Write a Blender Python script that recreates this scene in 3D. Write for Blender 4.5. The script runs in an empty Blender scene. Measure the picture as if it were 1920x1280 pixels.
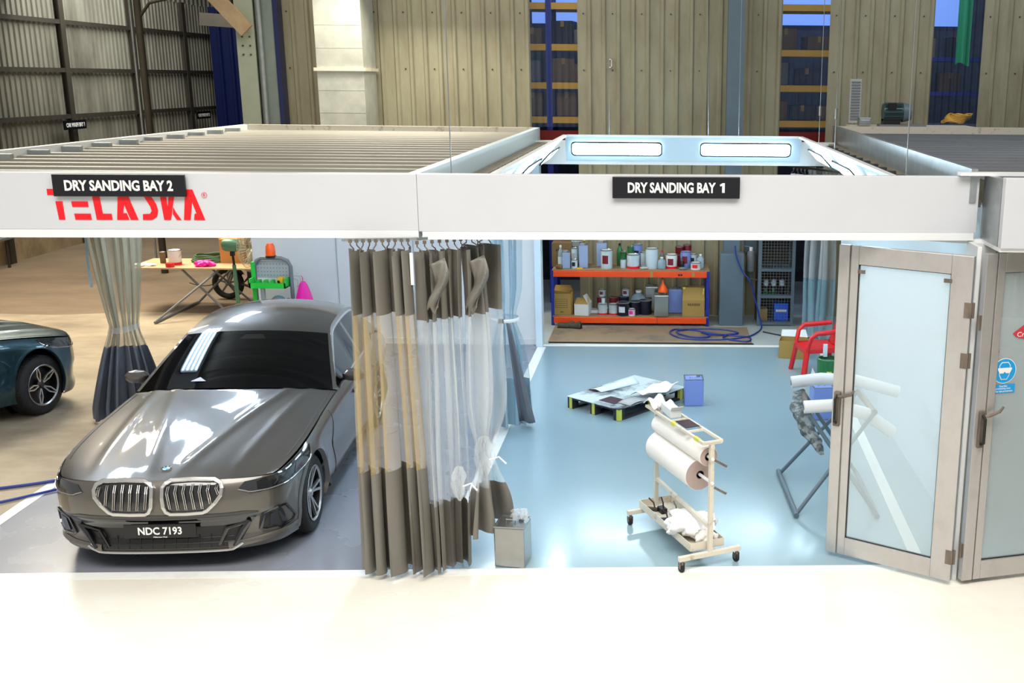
import bpy, bmesh, math, random
from mathutils import Vector, Matrix
pi = math.pi
sin, cos = math.sin, math.cos
SC = bpy.context.scene
COL = SC.collection

# ---------------------------------------------------------------- camera
pitch = math.atan(490/2000.0)
cam_data = bpy.data.cameras.new('camera')
cam = bpy.data.objects.new('camera', cam_data)
COL.objects.link(cam)
cam_data.sensor_width = 36
cam_data.lens = 2000/1920*36
cam_data.shift_x = -285/1920
cam_data.clip_end = 200
cam.matrix_world = (Matrix.Translation((0, 0, 4.0)) @ Matrix.Rotation(pi/2-pitch, 4, 'X') @ Matrix.Rotation(.0079, 4, 'Z'))
SC.camera = cam

# ---------------------------------------------------------------- view, world, large lights
SC.view_settings.view_transform = 'Standard'
SC.view_settings.look = 'None'
SC.view_settings.gamma = 1
SC.view_settings.exposure = 0.0
SC.view_settings.use_curve_mapping = False
w = bpy.data.worlds.new('world'); SC.world = w; w.use_nodes = True
bg = w.node_tree.nodes['Background']
bg.inputs[0].default_value = (1.0, .98, .95, 1); bg.inputs[1].default_value = .55

def area(name, loc, aim, sx, sy, power, col, spread=180):
    l = bpy.data.lights.new(name, 'AREA'); l.shape = 'RECTANGLE'
    l.size = sx; l.size_y = sy; l.energy = power; l.color = col; l.spread = math.radians(spread)
    o = bpy.data.objects.new(name, l); COL.objects.link(o); o.location = loc
    d = Vector(aim)-Vector(loc)
    o.rotation_euler = d.to_track_quat('-Z', 'Y').to_euler()
    return o
area('skylight_front', (-1.0, 3.2, 8.2), (-1.5, 5.6, 0), 12, 3.2, 660, (1, .965, .90), 120)
area('skylight_left', (-10.6, 19.3, 8.0), (-9.0, 15.5, 0), 4, 4.5, 820, (1, .90, .72), 130)
area('back_wall_fill', (-3.5, 14.0, 8.2), (-2.5, 17.0, 2.5), 8, 1.5, 260, (1, .95, .86))  # unseen area light added for the back wall, no skylight there
area('high_bay_lamp', (-4.2, 16.9, 5.6), (-4.2, 15.6, 3.2), 2.4, .5, 190, (1, .92, .76))
area('skylight_right', (5.5, 13.5, 8.0), (3.5, 16.5, 2.5), 5, 2, 170, (.92, .96, 1))
area('storeroom_fill', (1.5, 19.0, 7.2), (1.5, 20.6, 3.5), 9, .6, 110, (.55, .72, 1))  # unseen area light added to give the storeroom its bluish light
area('left_wall_fill', (-11.5, 26, 7.6), (-14, 27, 3.0), 3, 5, 620, (.95, .95, .88))  # unseen area light added to brighten the left ribbed wall

# ---------------------------------------------------------------- helpers
def srgb(r, g, b):
    f = lambda c: (c/255/12.92) if c/255 <= .04045 else ((c/255+.055)/1.055)**2.4
    return (f(r), f(g), f(b), 1)
MATS = {}
def mat(name, rgb, rough=.5, metal=0, n=None, bump=None, coat=0, emit=None, alpha=1, tr=0, sheen=0, stretch=(1, 1, 1), spec=.5, rn=None):
    """n=(scale, mix, rgb2, lo, hi); bump=(scale, strength)"""
    m = bpy.data.materials.new(name); m.use_nodes = True
    nt = m.node_tree; N = nt.nodes; L = nt.links
    p = N['Principled BSDF']
    c = srgb(*rgb)
    p.inputs['Base Color'].default_value = c
    p.inputs['Roughness'].default_value = rough
    p.inputs['Metallic'].default_value = metal
    p.inputs['Coat Weight'].default_value = coat
    p.inputs['Coat Roughness'].default_value = .04
    p.inputs['Alpha'].default_value = alpha
    p.inputs['Transmission Weight'].default_value = tr
    p.inputs['Specular IOR Level'].default_value = spec
    if emit:
        p.inputs['Emission Color'].default_value = srgb(*emit[0]); p.inputs['Emission Strength'].default_value = emit[1]
    if n or bump or rn:
        tc = N.new('ShaderNodeTexCoord'); mp = N.new('ShaderNodeMapping')
        mp.inputs['Scale'].default_value = stretch
        L.new(tc.outputs['Object'], mp.inputs[0])
    if n:
        sc, amt, rgb2 = n[:3]; lo, hi = (n[3], n[4]) if len(n) > 3 else (.35, .7)
        t = N.new('ShaderNodeTexNoise'); t.inputs['Scale'].default_value = sc; t.inputs['Detail'].default_value = 6; t.inputs['Roughness'].default_value = .65
        L.new(mp.outputs[0], t.inputs['Vector'])
        r = N.new('ShaderNodeMapRange'); r.inputs[1].default_value = lo; r.inputs[2].default_value = hi; r.inputs[4].default_value = amt
        L.new(t.outputs['Fac'], r.inputs[0])
        mx = N.new('ShaderNodeMix'); mx.data_type = 'RGBA'
        mx.inputs[6].default_value = c; mx.inputs[7].default_value = srgb(*rgb2)
        L.new(r.outputs[0], mx.inputs[0]); L.new(mx.outputs[2], p.inputs['Base Color'])
    if rn:
        t3 = N.new('ShaderNodeTexNoise'); t3.inputs['Scale'].default_value = rn[0]; t3.inputs['Detail'].default_value = 4
        L.new(mp.outputs[0], t3.inputs['Vector'])
        r3 = N.new('ShaderNodeMapRange'); r3.inputs[1].default_value = .2; r3.inputs[2].default_value = .8; r3.inputs[3].default_value = rn[1]; r3.inputs[4].default_value = rn[2]
        L.new(t3.outputs['Fac'], r3.inputs[0]); L.new(r3.outputs[0], p.inputs['Roughness'])
    if bump:
        t2 = N.new('ShaderNodeTexNoise'); t2.inputs['Scale'].default_value = bump[0]; t2.inputs['Detail'].default_value = 4
        L.new(mp.outputs[0], t2.inputs['Vector'])
        b = N.new('ShaderNodeBump'); b.inputs['Strength'].default_value = bump[1]; b.inputs['Distance'].default_value = .02
        L.new(t2.outputs['Fac'], b.inputs['Height']); L.new(b.outputs[0], p.inputs['Normal'])
    MATS[name] = m
    return m
TM = {}
def TRS(o):
    return Matrix.Translation(o.location) @ o.rotation_euler.to_matrix().to_4x4()
def tag(o, label=None, cat=None, group=None, kind=None):
    if label: o['label'] = label
    if cat: o['category'] = cat
    if group: o['group'] = group
    if kind: o['kind'] = kind
    return o
def thing(name, label, cat, loc=(0, 0, 0), rz=0, group=None):
    o = bpy.data.objects.new(name, None); COL.objects.link(o)
    o.location = loc; o.rotation_euler = (0, 0, rz); o.empty_display_size = .1
    return tag(o, label, cat, group)
def copy_tree(o, parent=None):
    c = o.copy(); COL.objects.link(c)
    if parent: c.parent = parent
    for ch in list(o.children): copy_tree(ch, c)
    return c
class MB:
    def __init__(s): s.v = []; s.f = []; s.mi = []; s.cur = 0; s.mats = []
    def add(s, vs, fs):
        o = len(s.v); s.v += [Vector(v) for v in vs]
        for f in fs: s.f.append([i+o for i in f]); s.mi.append(s.cur)
        return s
    def box(s, x0, x1, y0, y1, z0, z1, M=None):
        vs = [Vector((x, y, z)) for z in (z0, z1) for y in (y0, y1) for x in (x0, x1)]
        if M: vs = [M @ v for v in vs]
        return s.add(vs, [(0, 2, 3, 1), (4, 5, 7, 6), (0, 1, 5, 4), (2, 6, 7, 3), (0, 4, 6, 2), (1, 3, 7, 5)])
    def bar(s, p0, p1, wx, wz, up=(0, 0, 1)):
        p0 = Vector(p0); p1 = Vector(p1); d = (p1-p0); L = d.length; d.normalize()
        a = d.cross(Vector(up))
        if a.length < 1e-4: a = d.cross(Vector((0, 1, 0)))
        a.normalize(); b = a.cross(d)
        vs = [p+a*sx*wx/2+b*sz*wz/2 for p in (p0, p1) for sz in (-1, 1) for sx in (-1, 1)]
        return s.add(vs, [(0, 2, 3, 1), (4, 5, 7, 6), (0, 1, 5, 4), (2, 6, 7, 3), (0, 4, 6, 2), (1, 3, 7, 5)])
    def tube(s, pts, r, n=10, cap=True):
        pts = [Vector(p) for p in pts]; m = len(pts)
        rs = r if isinstance(r, (list, tuple)) else [r]*m
        up = None; rings = []
        for i, p in enumerate(pts):
            d = (pts[min(i+1, m-1)]-pts[max(i-1, 0)])
            if d.length < 1e-9: d = Vector((0, 0, 1))
            d.normalize()
            if up is None:
                up = d.cross(Vector((0, 0, 1)))
                if up.length < .05: up = d.cross(Vector((1, 0, 0)))
            up = up - d*up.dot(d); up.normalize(); b = d.cross(up)
            rings += [p+(up*cos(2*pi*k/n)+b*sin(2*pi*k/n))*rs[i] for k in range(n)]
        fs = [(i*n+k, i*n+(k+1) % n, (i+1)*n+(k+1) % n, (i+1)*n+k) for i in range(m-1) for k in range(n)]
        if cap: fs += [tuple(range(n))[::-1], tuple((m-1)*n+k for k in range(n))]
        return s.add(rings, fs)
    def cyl(s, p0, p1, r, r1=None, n=16): return s.tube([p0, p1], [r, r if r1 is None else r1], n)
    def lathe(s, prof, c=(0, 0, 0), n=24, M=None, cap=True):
        vs = []
        for (r, z) in prof:
            for k in range(n):
                v = Vector((r*cos(2*pi*k/n), r*sin(2*pi*k/n), z))
                if M: v = M @ v
                vs.append(v+Vector(c))
        m = len(prof)
        fs = [(i*n+k, i*n+(k+1) % n, (i+1)*n+(k+1) % n, (i+1)*n+k) for i in range(m-1) for k in range(n)]
        if cap: fs += [tuple(range(n))[::-1], tuple((m-1)*n+k for k in range(n))]
        return s.add(vs, fs)
    def grid(s, fn, nu, nv, keep=None, close=False):
        vs = [Vector(fn(i/nu, j/nv)) for j in range(nv+1) for i in range(nu+1)]
        fs = []
        for j in range(nv):
            for i in range(nu):
                if keep and not keep((i+.5)/nu, (j+.5)/nv): continue
                a = j*(nu+1)+i; fs.append((a, a+1, a+nu+2, a+nu+1))
        return s.add(vs, fs)
    def prism(s, poly, fn, d0, d1):
        """poly 2D list, fn(a,b,depth)->3D point"""
        n = len(poly)
        vs = [Vector(fn(a, b, d0)) for a, b in poly]+[Vector(fn(a, b, d1)) for a, b in poly]
        fs = [tuple(range(n))[::-1], tuple(range(n, 2*n))]+[(k, (k+1) % n, n+(k+1) % n, n+k) for k in range(n)]
        return s.add(vs, fs)
    def ring(s, outer, inner, fn, d0, d1):
        n = len(outer)
        vs = [Vector(fn(a, b, d)) for d in (d0, d1) for P in (outer, inner) for a, b in P]
        fs = []
        for k in range(n):
            q = (k+1) % n
            fs += [(2*n+k, 2*n+q, 3*n+q, 3*n+k), (k, q, 2*n+q, 2*n+k), (n+k, 3*n+k, 3*n+q, n+q), (k, n+k, n+q, q)]
        return s.add(vs, fs)
    def build(s, name, m, parent=None, world=False, smooth=False, bevel=0, angle=35, weld=False, recalc=True, label=None, solid=0, sub=0):
        me = bpy.data.meshes.new(name)
        vs = s.v; loc = None
        if parent is None:
            xs = [v.x for v in vs]; ys = [v.y for v in vs]; zs = [v.z for v in vs]
            loc = Vector(((min(xs)+max(xs))/2, (min(ys)+max(ys))/2, min(zs)))
            vs = [v-loc for v in vs]
        elif world:
            T = TRS(parent).inverted()
            q = parent
            if q.parent: T = (TRS(q.parent) @ TRS(q)).inverted()
            vs = [T @ v for v in vs]
        me.from_pydata([tuple(v) for v in vs], [], s.f)
        ml = m if isinstance(m, list) else [m]
        for k in ml: me.materials.append(k)
        for i, p in enumerate(me.polygons): p.material_index = s.mi[i]
        bm = bmesh.new(); bm.from_mesh(me)
        if weld: bmesh.ops.remove_doubles(bm, verts=bm.verts, dist=.0004)
        if recalc: bmesh.ops.recalc_face_normals(bm, faces=bm.faces)
        bm.to_mesh(me); bm.free()
        o = bpy.data.objects.new(name, me); COL.objects.link(o)
        if loc is not None: o.location = loc
        if parent: o.parent = parent
        if smooth:
            me.polygons.foreach_set('use_smooth', [True]*len(me.polygons))
            me.set_sharp_from_angle(angle=math.radians(angle))
        if bevel:
            b = o.modifiers.new('bevel', 'BEVEL'); b.width = bevel; b.segments = 2; b.limit_method = 'ANGLE'; b.angle_limit = math.radians(40)
        if solid:
            b = o.modifiers.new('solid', 'SOLIDIFY'); b.thickness = solid; b.offset = 0
        if sub:
            b = o.modifiers.new('sub', 'SUBSURF'); b.levels = sub; b.render_levels = sub
        if label: o['label'] = label
        return o
def text_mesh(name, txt, size, m, M, parent=None, depth=.004, bold=.0, width=None, shear=0):
    """lettering mesh; M maps text plane (x right, y up, z out) to world/local"""
    cu = bpy.data.curves.new(name, 'FONT'); cu.body = txt; cu.size = size; cu.extrude = depth/2; cu.offset = bold
    cu.align_x = 'CENTER'; cu.align_y = 'CENTER'; cu.shear = shear; cu.resolution_u = 3
    t = bpy.data.objects.new('tmp', cu); COL.objects.link(t)
    dg = bpy.context.evaluated_depsgraph_get(); dg.update()
    me = bpy.data.meshes.new_from_object(t.evaluated_get(dg))
    bpy.data.objects.remove(t); bpy.data.curves.remove(cu)
    me.name = name
    xs = [v.co.x for v in me.vertices]
    k = width/(max(xs)-min(xs)) if width else 1
    cx = (max(xs)+min(xs))/2; ys = [v.co.y for v in me.vertices]; cy = (max(ys)+min(ys))/2
    for v in me.vertices: v.co = M @ Vector(((v.co.x-cx)*k, v.co.y-cy, v.co.z))
    me.materials.clear(); me.materials.append(m)
    o = bpy.data.objects.new(name, me); COL.objects.link(o)
    if parent: o.parent = parent
    return o
def frontM(x, y, z, rz=0):  # text plane facing -Y
    return Matrix.Translation((x, y, z)) @ Matrix.Rotation(rz, 4, 'Z') @ Matrix.Rotation(pi/2, 4, 'X')
def struct(mb, name, m, **k): return tag(mb.build(name, m, **k), kind='structure')
def interp(x, pts):
    if x <= pts[0][0]: return pts[0][1]
    for (a, b), (c_, d) in zip(pts, pts[1:]):
        if x <= c_: return b+(d-b)*(x-a)/(c_-a)
    return pts[-1][1]
def sinterp(x, pts):  # smooth (monotone-ish cubic) interpolation
    n = len(pts)
    if x <= pts[0][0]: return pts[0][1]
    if x >= pts[-1][0]: return pts[-1][1]
    for i in range(n-1):
        if x <= pts[i+1][0]: break
    def slope(k):
        if k == 0: return (pts[1][1]-pts[0][1])/(pts[1][0]-pts[0][0])
        if k == n-1: return (pts[-1][1]-pts[-2][1])/(pts[-1][0]-pts[-2][0])
        return (pts[k+1][1]-pts[k-1][1])/(pts[k+1][0]-pts[k-1][0])
    x0, y0 = pts[i]; x1, y1 = pts[i+1]; h = x1-x0; t = (x-x0)/h
    return ((2*t**3-3*t**2+1)*y0+(t**3-2*t**2+t)*h*slope(i)+(-2*t**3+3*t**2)*y1+(t**3-t**2)*h*slope(i+1))

# ---------------------------------------------------------------- materials
m_cream = mat('cream_epoxy', (232, 228, 216), .3, n=(1.2, .5, (218, 211, 196), .45, .75), bump=(6, .04), rn=(2.5, .18, .42), stretch=(.5, 1, 1))
m_blue_fl = mat('blue_grey_epoxy', (142, 166, 176), .2, n=(.5, .35, (150, 173, 182), .2, .8), bump=(9, .03), rn=(.9, .12, .24))
m_grey_fl = mat('grey_epoxy', (132, 136, 146), .3, n=(.6, .5, (120, 122, 128), .2, .8), bump=(9, .03), rn=(1, .2, .35))
m_conc = mat('raw_concrete', (182, 166, 140), .85, n=(.35, .95, (106, 94, 80), .42, .68), bump=(8, .3), stretch=(.6, 1, 1))
m_asph = mat('worn_asphalt', (140, 120, 96), .85, n=(.5, .9, (84, 72, 58), .3, .75), bump=(9, .3), stretch=(.5, 1, 1))
m_conc2 = mat('grimy_concrete', (176, 152, 114), .9, n=(1.2, .8, (112, 94, 70)), bump=(10, .4))
m_concl = mat('light_concrete', (168, 178, 180), .7, n=(1.5, .6, (150, 156, 156)), bump=(10, .2))
m_line = mat('white_line_paint', (236, 238, 234), .45, n=(6, .5, (205, 202, 190), .5, .8))
m_clad = mat('beige_cladding', (152, 148, 124), .55, n=(2.2, .75, (118, 108, 84), .42, .78), bump=(3, .1), stretch=(1.6, 1, .35))
m_cladg = mat('grey_cladding', (132, 130, 118), .6, n=(1.4, .8, (78, 74, 64), .4, .7), stretch=(1, 1, .3))
m_steelg = mat('grey_green_steel', (118, 128, 124), .5, n=(4, .4, (90, 98, 94)))
m_bluegrey = mat('blue_grey_steel', (92, 110, 122), .45, n=(4, .4, (76, 92, 104)))
m_postl = mat('pale_green_steel', (150, 158, 140), .55, n=(3, .4, (126, 132, 114)))
m_dark = mat('dark_brown_steel', (58, 52, 44), .6, n=(5, .5, (38, 34, 28)))
m_brace = mat('beige_brace', (170, 146, 112), .6, n=(5, .5, (130, 106, 78)))
m_blueP = mat('dark_blue_sheet', (14, 26, 74), .3)
m_white = mat('white_panel', (228, 230, 230), .35, n=(1.1, .25, (212, 214, 214)))
m_whitec = mat('white_fascia', (198, 200, 205), .38, n=(1.6, .35, (190, 191, 195), .5, .8))
m_white2 = mat('cool_white_panel', (206, 224, 234), .35)
m_duct = mat('pale_galvanised_duct', (196, 198, 188), .4, .25, n=(3, .6, (150, 154, 144)))
m_galv = mat('galvanised_steel', (176, 182, 184), .32, .75, n=(5, .6, (132, 140, 142)), bump=(12, .08))
m_alu = mat('brushed_aluminium', (190, 187, 186), .32, .6, n=(5, .4, (158, 152, 148), .45, .8), stretch=(2, 2, 1))
m_alud = mat('grimy_aluminium', (128, 116, 106), .45, .5, n=(7, .7, (84, 74, 66)), stretch=(4, 4, .6))
m_deck = mat('dusty_roof_sheet', (140, 138, 128), .55, n=(2.5, .6, (112, 106, 94)), stretch=(.3, 2.5, 1))
m_deckg = mat('grey_roof_sheet', (96, 100, 106), .55, n=(2.5, .6, (74, 76, 80)), stretch=(.3, 2.5, 1))
m_dust = mat('dusty_ledge', (138, 130, 116), .7, n=(6, .7, (104, 96, 82)))
m_slat = mat('dark_slat', (62, 66, 74), .5)
m_black = mat('black_plastic', (14, 14, 16), .4)
m_blackg = mat('gloss_black', (8, 8, 10), .1, coat=1)
m_sign = mat('sign_black', (10, 12, 20), .35)
m_signw = mat('sign_white', (232, 232, 228), .5)
m_red = mat('logo_red', (232, 8, 24), .45)
m_led = mat('led_panel', (255, 255, 255), .5, emit=((212, 238, 252), 28))
m_ledt = mat('led_tube', (255, 255, 255), .5, emit=((220, 236, 255), 50))
m_tap = mat('warm_grey_vinyl', (116, 112, 105), .42, n=(4, .25, (102, 98, 91)), bump=(5, .12))
m_tapd = mat('slate_vinyl', (104, 108, 116), .42, n=(4, .3, (86, 90, 98)), bump=(5, .12))
m_tapb = mat('pale_blue_vinyl', (178, 204, 218), .45, n=(4, .3, (150, 176, 192)), bump=(5, .12))
def clear(name, rgb, alpha, rough=.12, st=(1, 1, 1)):
    m = mat(name, rgb, rough, alpha=alpha, bump=(4, .3), stretch=st); return m
m_clY = clear('yellowed_clear_vinyl', (196, 176, 132), .42)
m_clW = clear('clear_vinyl', (214, 220, 224), .34)
m_clG = clear('cloudy_clear_vinyl', (176, 172, 150), .52)
m_clB = clear('blueish_clear_vinyl', (150, 190, 208), .42)
m_strip = clear('clear_roof_sheet', (120, 140, 180), .13, .06)
m_frost = clear('frosted_pane', (216, 230, 234), .30, .22)
m_paint = mat('bronze_grey_paint', (94, 89, 83), .36, .6, coat=1, bump=None)
m_teal = mat('teal_paint', (30, 66, 76), .3, .6, coat=1)
m_glass = mat('tinted_glass', (5, 6, 8), .04, spec=.4)
m_chrome = mat('satin_chrome', (205, 203, 200), .2, .95)
m_rubber = mat('tyre_rubber', (26, 26, 27), .75, bump=(30, .25))
m_rim = mat('rim_silver', (178, 178, 180), .28, .85)
m_head = mat('headlamp_glass', (28, 30, 34), .05, coat=1)
m_headw = mat('headlamp_optic', (150, 150, 148), .15, .6)
m_or = mat('orange_beam', (238, 78, 14), .4, n=(6, .25, (220, 60, 10)))
m_bl = mat('blue_upright', (18, 40, 150), .4)
m_yel = mat('yellow_beam', (240, 182, 20), .4)
m_card = mat('cardboard', (168, 138, 74), .8, n=(5, .3, (150, 120, 62)))
m_cardd = mat('dull_cardboard', (120, 98, 66), .85, n=(5, .4, (92, 74, 50)))
m_wcard = mat('white_carton', (206, 212, 214), .7)
m_ply = mat('plywood', (152, 128, 96), .7, n=(4, .5, (120, 98, 72)), stretch=(.5, 3, 1))
m_matc = mat('cardboard_mat', (136, 120, 98), .85, n=(1.6, .8, (82, 84, 86), .5, .7))
m_tin = mat('pale_blue_tin', (150, 172, 210), .3, n=(9, .3, (120, 140, 190)))
m_tinw = mat('white_tin', (196, 214, 224), .3)
m_tinm = mat('bare_tin', (164, 166, 164), .22, .85, n=(6, .4, (130, 132, 130)))
m_tinr = mat('dark_red_tin', (112, 22, 36), .35)
m_tinn = mat('navy_tin', (20, 24, 44), .35)
m_tinb = mat('lilac_blue_can', (124, 146, 214), .35)
m_green = mat('bright_green', (28, 190, 60), .4)
m_dgreen = mat('dark_green_label', (40, 110, 60), .4)
m_pink = mat('pink_plastic', (240, 20, 160), .4)
m_orp = mat('orange_plastic', (250, 92, 16), .35)
m_redp = mat('red_plastic', (206, 28, 32), .35)
m_grp = mat('grey_plastic', (112, 116, 120), .5)
m_wrap = mat('mottled_dark_wrap', (62, 74, 80), .5, n=(14, 1, (150, 158, 158), .45, .6))
m_lgrp = mat('light_grey_plastic', (170, 172, 172), .5)
m_wp = mat('white_plastic', (228, 230, 232), .4)
m_bot = mat('clear_bottle', (170, 200, 215), .15, alpha=.5)
m_paper = mat('white_paper', (236, 232, 226), .6)
m_papere = mat('paper_roll_end', (176, 156, 150), .7, n=(14, .3, (160, 140, 134)))
m_cream2 = mat('scuffed_cream_paint', (214, 206, 190), .5, n=(9, .8, (140, 112, 84), .56, .72))
m_hose = mat('blue_hose', (24, 52, 138), .35)
m_blkh = mat('dark_hose', (34, 40, 48), .5)
m_tape = mat('yellow_green_tape', (206, 206, 84), .5)
m_spray = mat('oversprayed_sheet', (190, 200, 204), .6, n=(1.9, 1, (30, 34, 42), .5, .66), stretch=(1, 1, 1))
m_plwood = mat('dark_pallet_wood', (40, 42, 48), .8)
m_plum = mat('dark_plum_sheet', (58, 30, 42), .6)
m_foam = mat('white_foam', (240, 240, 240), .7)
m_teald = mat('dark_teal_enamel', (36, 62, 68), .35)
m_fang = mat('hammered_green', (84, 128, 104), .4, .2)
m_cage = mat('pale_fan_cage', (200, 190, 166), .4, .5)
m_cyan = mat('sticker_blue', (20, 150, 214), .4)
m_cromr = mat('sticker_red', (196, 50, 64), .4)
m_emer = mat('emerald_sheet', (10, 190, 120), .4, alpha=.85)
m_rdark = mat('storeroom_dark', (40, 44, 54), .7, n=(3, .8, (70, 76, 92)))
m_maroon = mat('red_rack', (150, 28, 18), .5)
m_skyb = mat('sky_glow_panel', (150, 190, 255), .4, emit=((120, 160, 255), .7))  # glow stands in for blue sky reflected in the clear wall strips

# ---------------------------------------------------------------- floors and painted lines
def Yf(x): return 8.24+.04*(x+.7)
def flat(name, poly, m, z=0):
    b = MB(); b.add([(x, y, z) for x, y in poly], [tuple(range(len(poly)))])
    o = b.build(name, m, recalc=False); return tag(o, kind='structure')
XL, XR = -14.3, 8.6
flat('floor_front', [(-15, -4), (XR, -4), (XR, Yf(XR)), (-15, Yf(-15))], m_cream)
flat('floor_grey_bay', [(-6.2, Yf(-6.2)), (-1.9, Yf(-1.9)), (-1.9, 16.05), (-6.2, 16.05)], m_grey_fl)
flat('floor_blue_bay', [(-1.9, Yf(-1.9)), (XR, Yf(XR)), (XR, 16.05), (-1.9, 16.05)], m_blue_fl)
flat('floor_left', [(-15, Yf(-15)), (-6.2, Yf(-6.2)), (-6.2, 18.4), (-7.6, 18.1), (-9, 18.2), (-10.5, 17.9), (-15, 18.2)], m_conc)
flat('floor_far_left', [(-15, 18.2), (-10.5, 17.9), (-9, 18.2), (-7.6, 18.1), (-6.2, 18.4), (-6.2, 38), (-15, 38)], m_asph)
flat('floor_back', [(-6.2, 16.05), (XR, 16.05), (XR, 38), (-6.2, 38)], m_concl)
def line(name, a, b, wd):
    a = Vector(a); b = Vector(b); d = (b-a).normalized(); n = Vector((-d.y, d.x))*wd/2
    mb = MB(); mb.prism([tuple(a-n), tuple(b-n), tuple(b+n), tuple(a+n)], lambda x, y, z: (x, y, z), .0005, .003)
    return tag(mb.build(name, m_line), kind='structure')
line('trim_1', (-6.3, Yf(-6.3)-.02), (2.3, Yf(2.3)-.02), .12)
line('trim_2', (-6.1, Yf(-6.1)+.04), (-6.17, 11.4), .12)
line('trim_3', (-1.88, Yf(-1.88)+.04), (-1.88, 15.9), .13)
line('trim_4', (-1.95, 16.02), (2.6, 16.08), .12)
line('trim_5', (2.2, Yf(2.2)+.04), (2.42, 15.9), .11)

# ---------------------------------------------------------------- walls
def corr(mb, x0, x1, y, z0, z1, pitch=.24, dep=.035, sgn=-1, ax='x'):
    prof = []
    n = max(1, round((x1-x0)/pitch)); p = (x1-x0)/n
    for i in range(n):
        a = x0+i*p
        prof += [(a, 0), (a+p*.62, 0), (a+p*.72, dep), (a+p*.90, dep)]
    prof.append((x1, 0))
    def P(a, d, z): return (a, y+sgn*d, z) if ax == 'x' else (y+sgn*d, a, z)
    vs = [P(a, d, z) for z in (z0, z1) for a, d in prof]; m = len(prof)
    mb.add(vs, [(i, i+1, m+i+1, m+i) for i in range(m-1)])
WY = 18.3
gaps = [(-2.25, -1.47), (1.91, 2.69), (4.41, 5.22)]
segs = [(-6.35, -2.25), (-1.47, 1.91), (2.69, 4.41), (5.22, XR)]
for i, (a, b) in enumerate(segs):
    mb = MB(); corr(mb, a, b, WY, 0, 8.9)
    struct(mb, 'wall_back' if i == 0 else 'wall_back_%d' % (i+1), m_clad)
mb = MB()
for k, (a, b) in enumerate(segs):        # cladding bolts and a small bracket
    for z in (4.15, 5.05):
        x = a+.1
        while x < b-.05:
            mb.cyl((x, WY, z), (x, WY-.02, z), .012, n=6); x += .48
struct(mb, 'trim_bolts', m_dark)
mb = MB()
mb.box(-.95, -.90, WY-.05, WY-.03, 4.19, 4.205); mb.box(-.95, -.90, WY-.05, WY-.03, 4.32, 4.335); mb.box(-.912, -.90, WY-.05, WY-.03, 4.19, 4.335)
tag(mb.build('wall_bracket', m_wp), 'small white bracket screwed to the beige cladding between two clear strips', 'bracket')
# clear corrugated strips in the wall
SL = ['clear corrugated daylight strip above the orange shelf, left of the cladding', 'clear corrugated daylight strip right of the blue-grey steel post', 'clear corrugated daylight strip with a green sheet behind it, at the far right']
for k, (a, b) in enumerate(gaps):
    mb = MB(); mb.grid(lambda u, v: (a+(b-a)*u, WY-.03+.028*cos(u*2*pi*7), 3.22+5.6*v), 84, 1)
    o = struct(mb, 'window_%d' % (k+1), m_strip, smooth=True)
# ceiling, side wall, storeroom
mb = MB(); mb.box(-15, XR, 8.4, 38, 9.0, 9.1); struct(mb, 'ceiling', m_cladg)
mb = MB(); mb.box(XR, XR+.1, -2, 38, 0, 9.0); struct(mb, 'wall_right', m_cladg)
mb = MB(); mb.box(-6.3, XR, 21.6, 21.7, 0, 9); struct(mb, 'wall_storeroom', m_rdark)
mb = MB(); corr(mb, 18.3, 37, -6.37, 0, 8.9, ax='y'); struct(mb, 'wall_side', m_blueP)
mb = MB(); mb.box(-15, -6.4, 37, 37.1, 0, 9); struct(mb, 'wall_far', m_blueP)
# left wall: concrete base, ribbed sheets, posts and rails
mb = MB(); mb.box(XL-.2, XL, 12, 37, 0, 1.0); struct(mb, 'wall_left_base', m_conc2)
mb = MB(); corr(mb, 12, 37, XL-.04, 1.0, 6.1, pitch=.2, dep=.035, sgn=1, ax='y'); struct(mb, 'wall_left', m_cladg)
mb = MB(); corr(mb, 12, 37, XL-.04, 6.1, 9, pitch=.3, dep=.05, sgn=1, ax='y'); struct(mb, 'wall_left_upper', m_cladg)
posts = [(23.0, 'nearest'), (26.1, 'second nearest'), (29.5, 'third'), (32.7, 'fourth'), (36.2, 'farthest')]
for y, nm in posts:
    mb = MB(); mb.box(XL, XL+.08, y-.05, y+.05, .0, 6.1)
    mb.box(XL+.08, XL+.11, y-.10, y+.10, 0, 6.1)
    tag(mb.build('wall_post', m_dark), 'dark brown steel post on the left ribbed wall, %s of the five' % nm, 'post', 'posts along the left ribbed wall')
for z, nm in ((3.05, 'lowest'), (4.12, 'middle'), (5.22, 'upper')):
    mb = MB(); mb.box(XL+.03, XL+.10, 16, 36.9, z-.05, z+.05)
    tag(mb.build('wall_rail', m_dark), 'long horizontal steel rail across the left ribbed wall, the %s one' % nm, 'rail', 'rails along the left ribbed wall')
for (y, txt, lb) in ((25.75, 'CAR WASH BAY 1', 'black plate reading CAR WASH BAY 1 hanging on the left wall, nearer one'), (33.0, 'CAR WASH BAY 2', 'black plate reading CAR WASH BAY 2 hanging on the left wall, farther one')):
    t = thing('bay_sign', lb, 'sign', (XL+.3, y, 2.76), pi/2, 'car wash bay signs')
    mb = MB(); mb.box(-.48, .48, -.015, .015, 0, .21); mb.build('panel', m_sign, t)
    text_mesh('lettering', txt, .13, m_signw, frontM(0, -.018, .105), t, bold=.004, width=.80)
    mb = MB(); mb.tube([(0, 0, .21), (0, 0, .33), (0, .22, .33)], .006, 6); mb.build('hanging_hook', m_dark, t)
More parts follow.
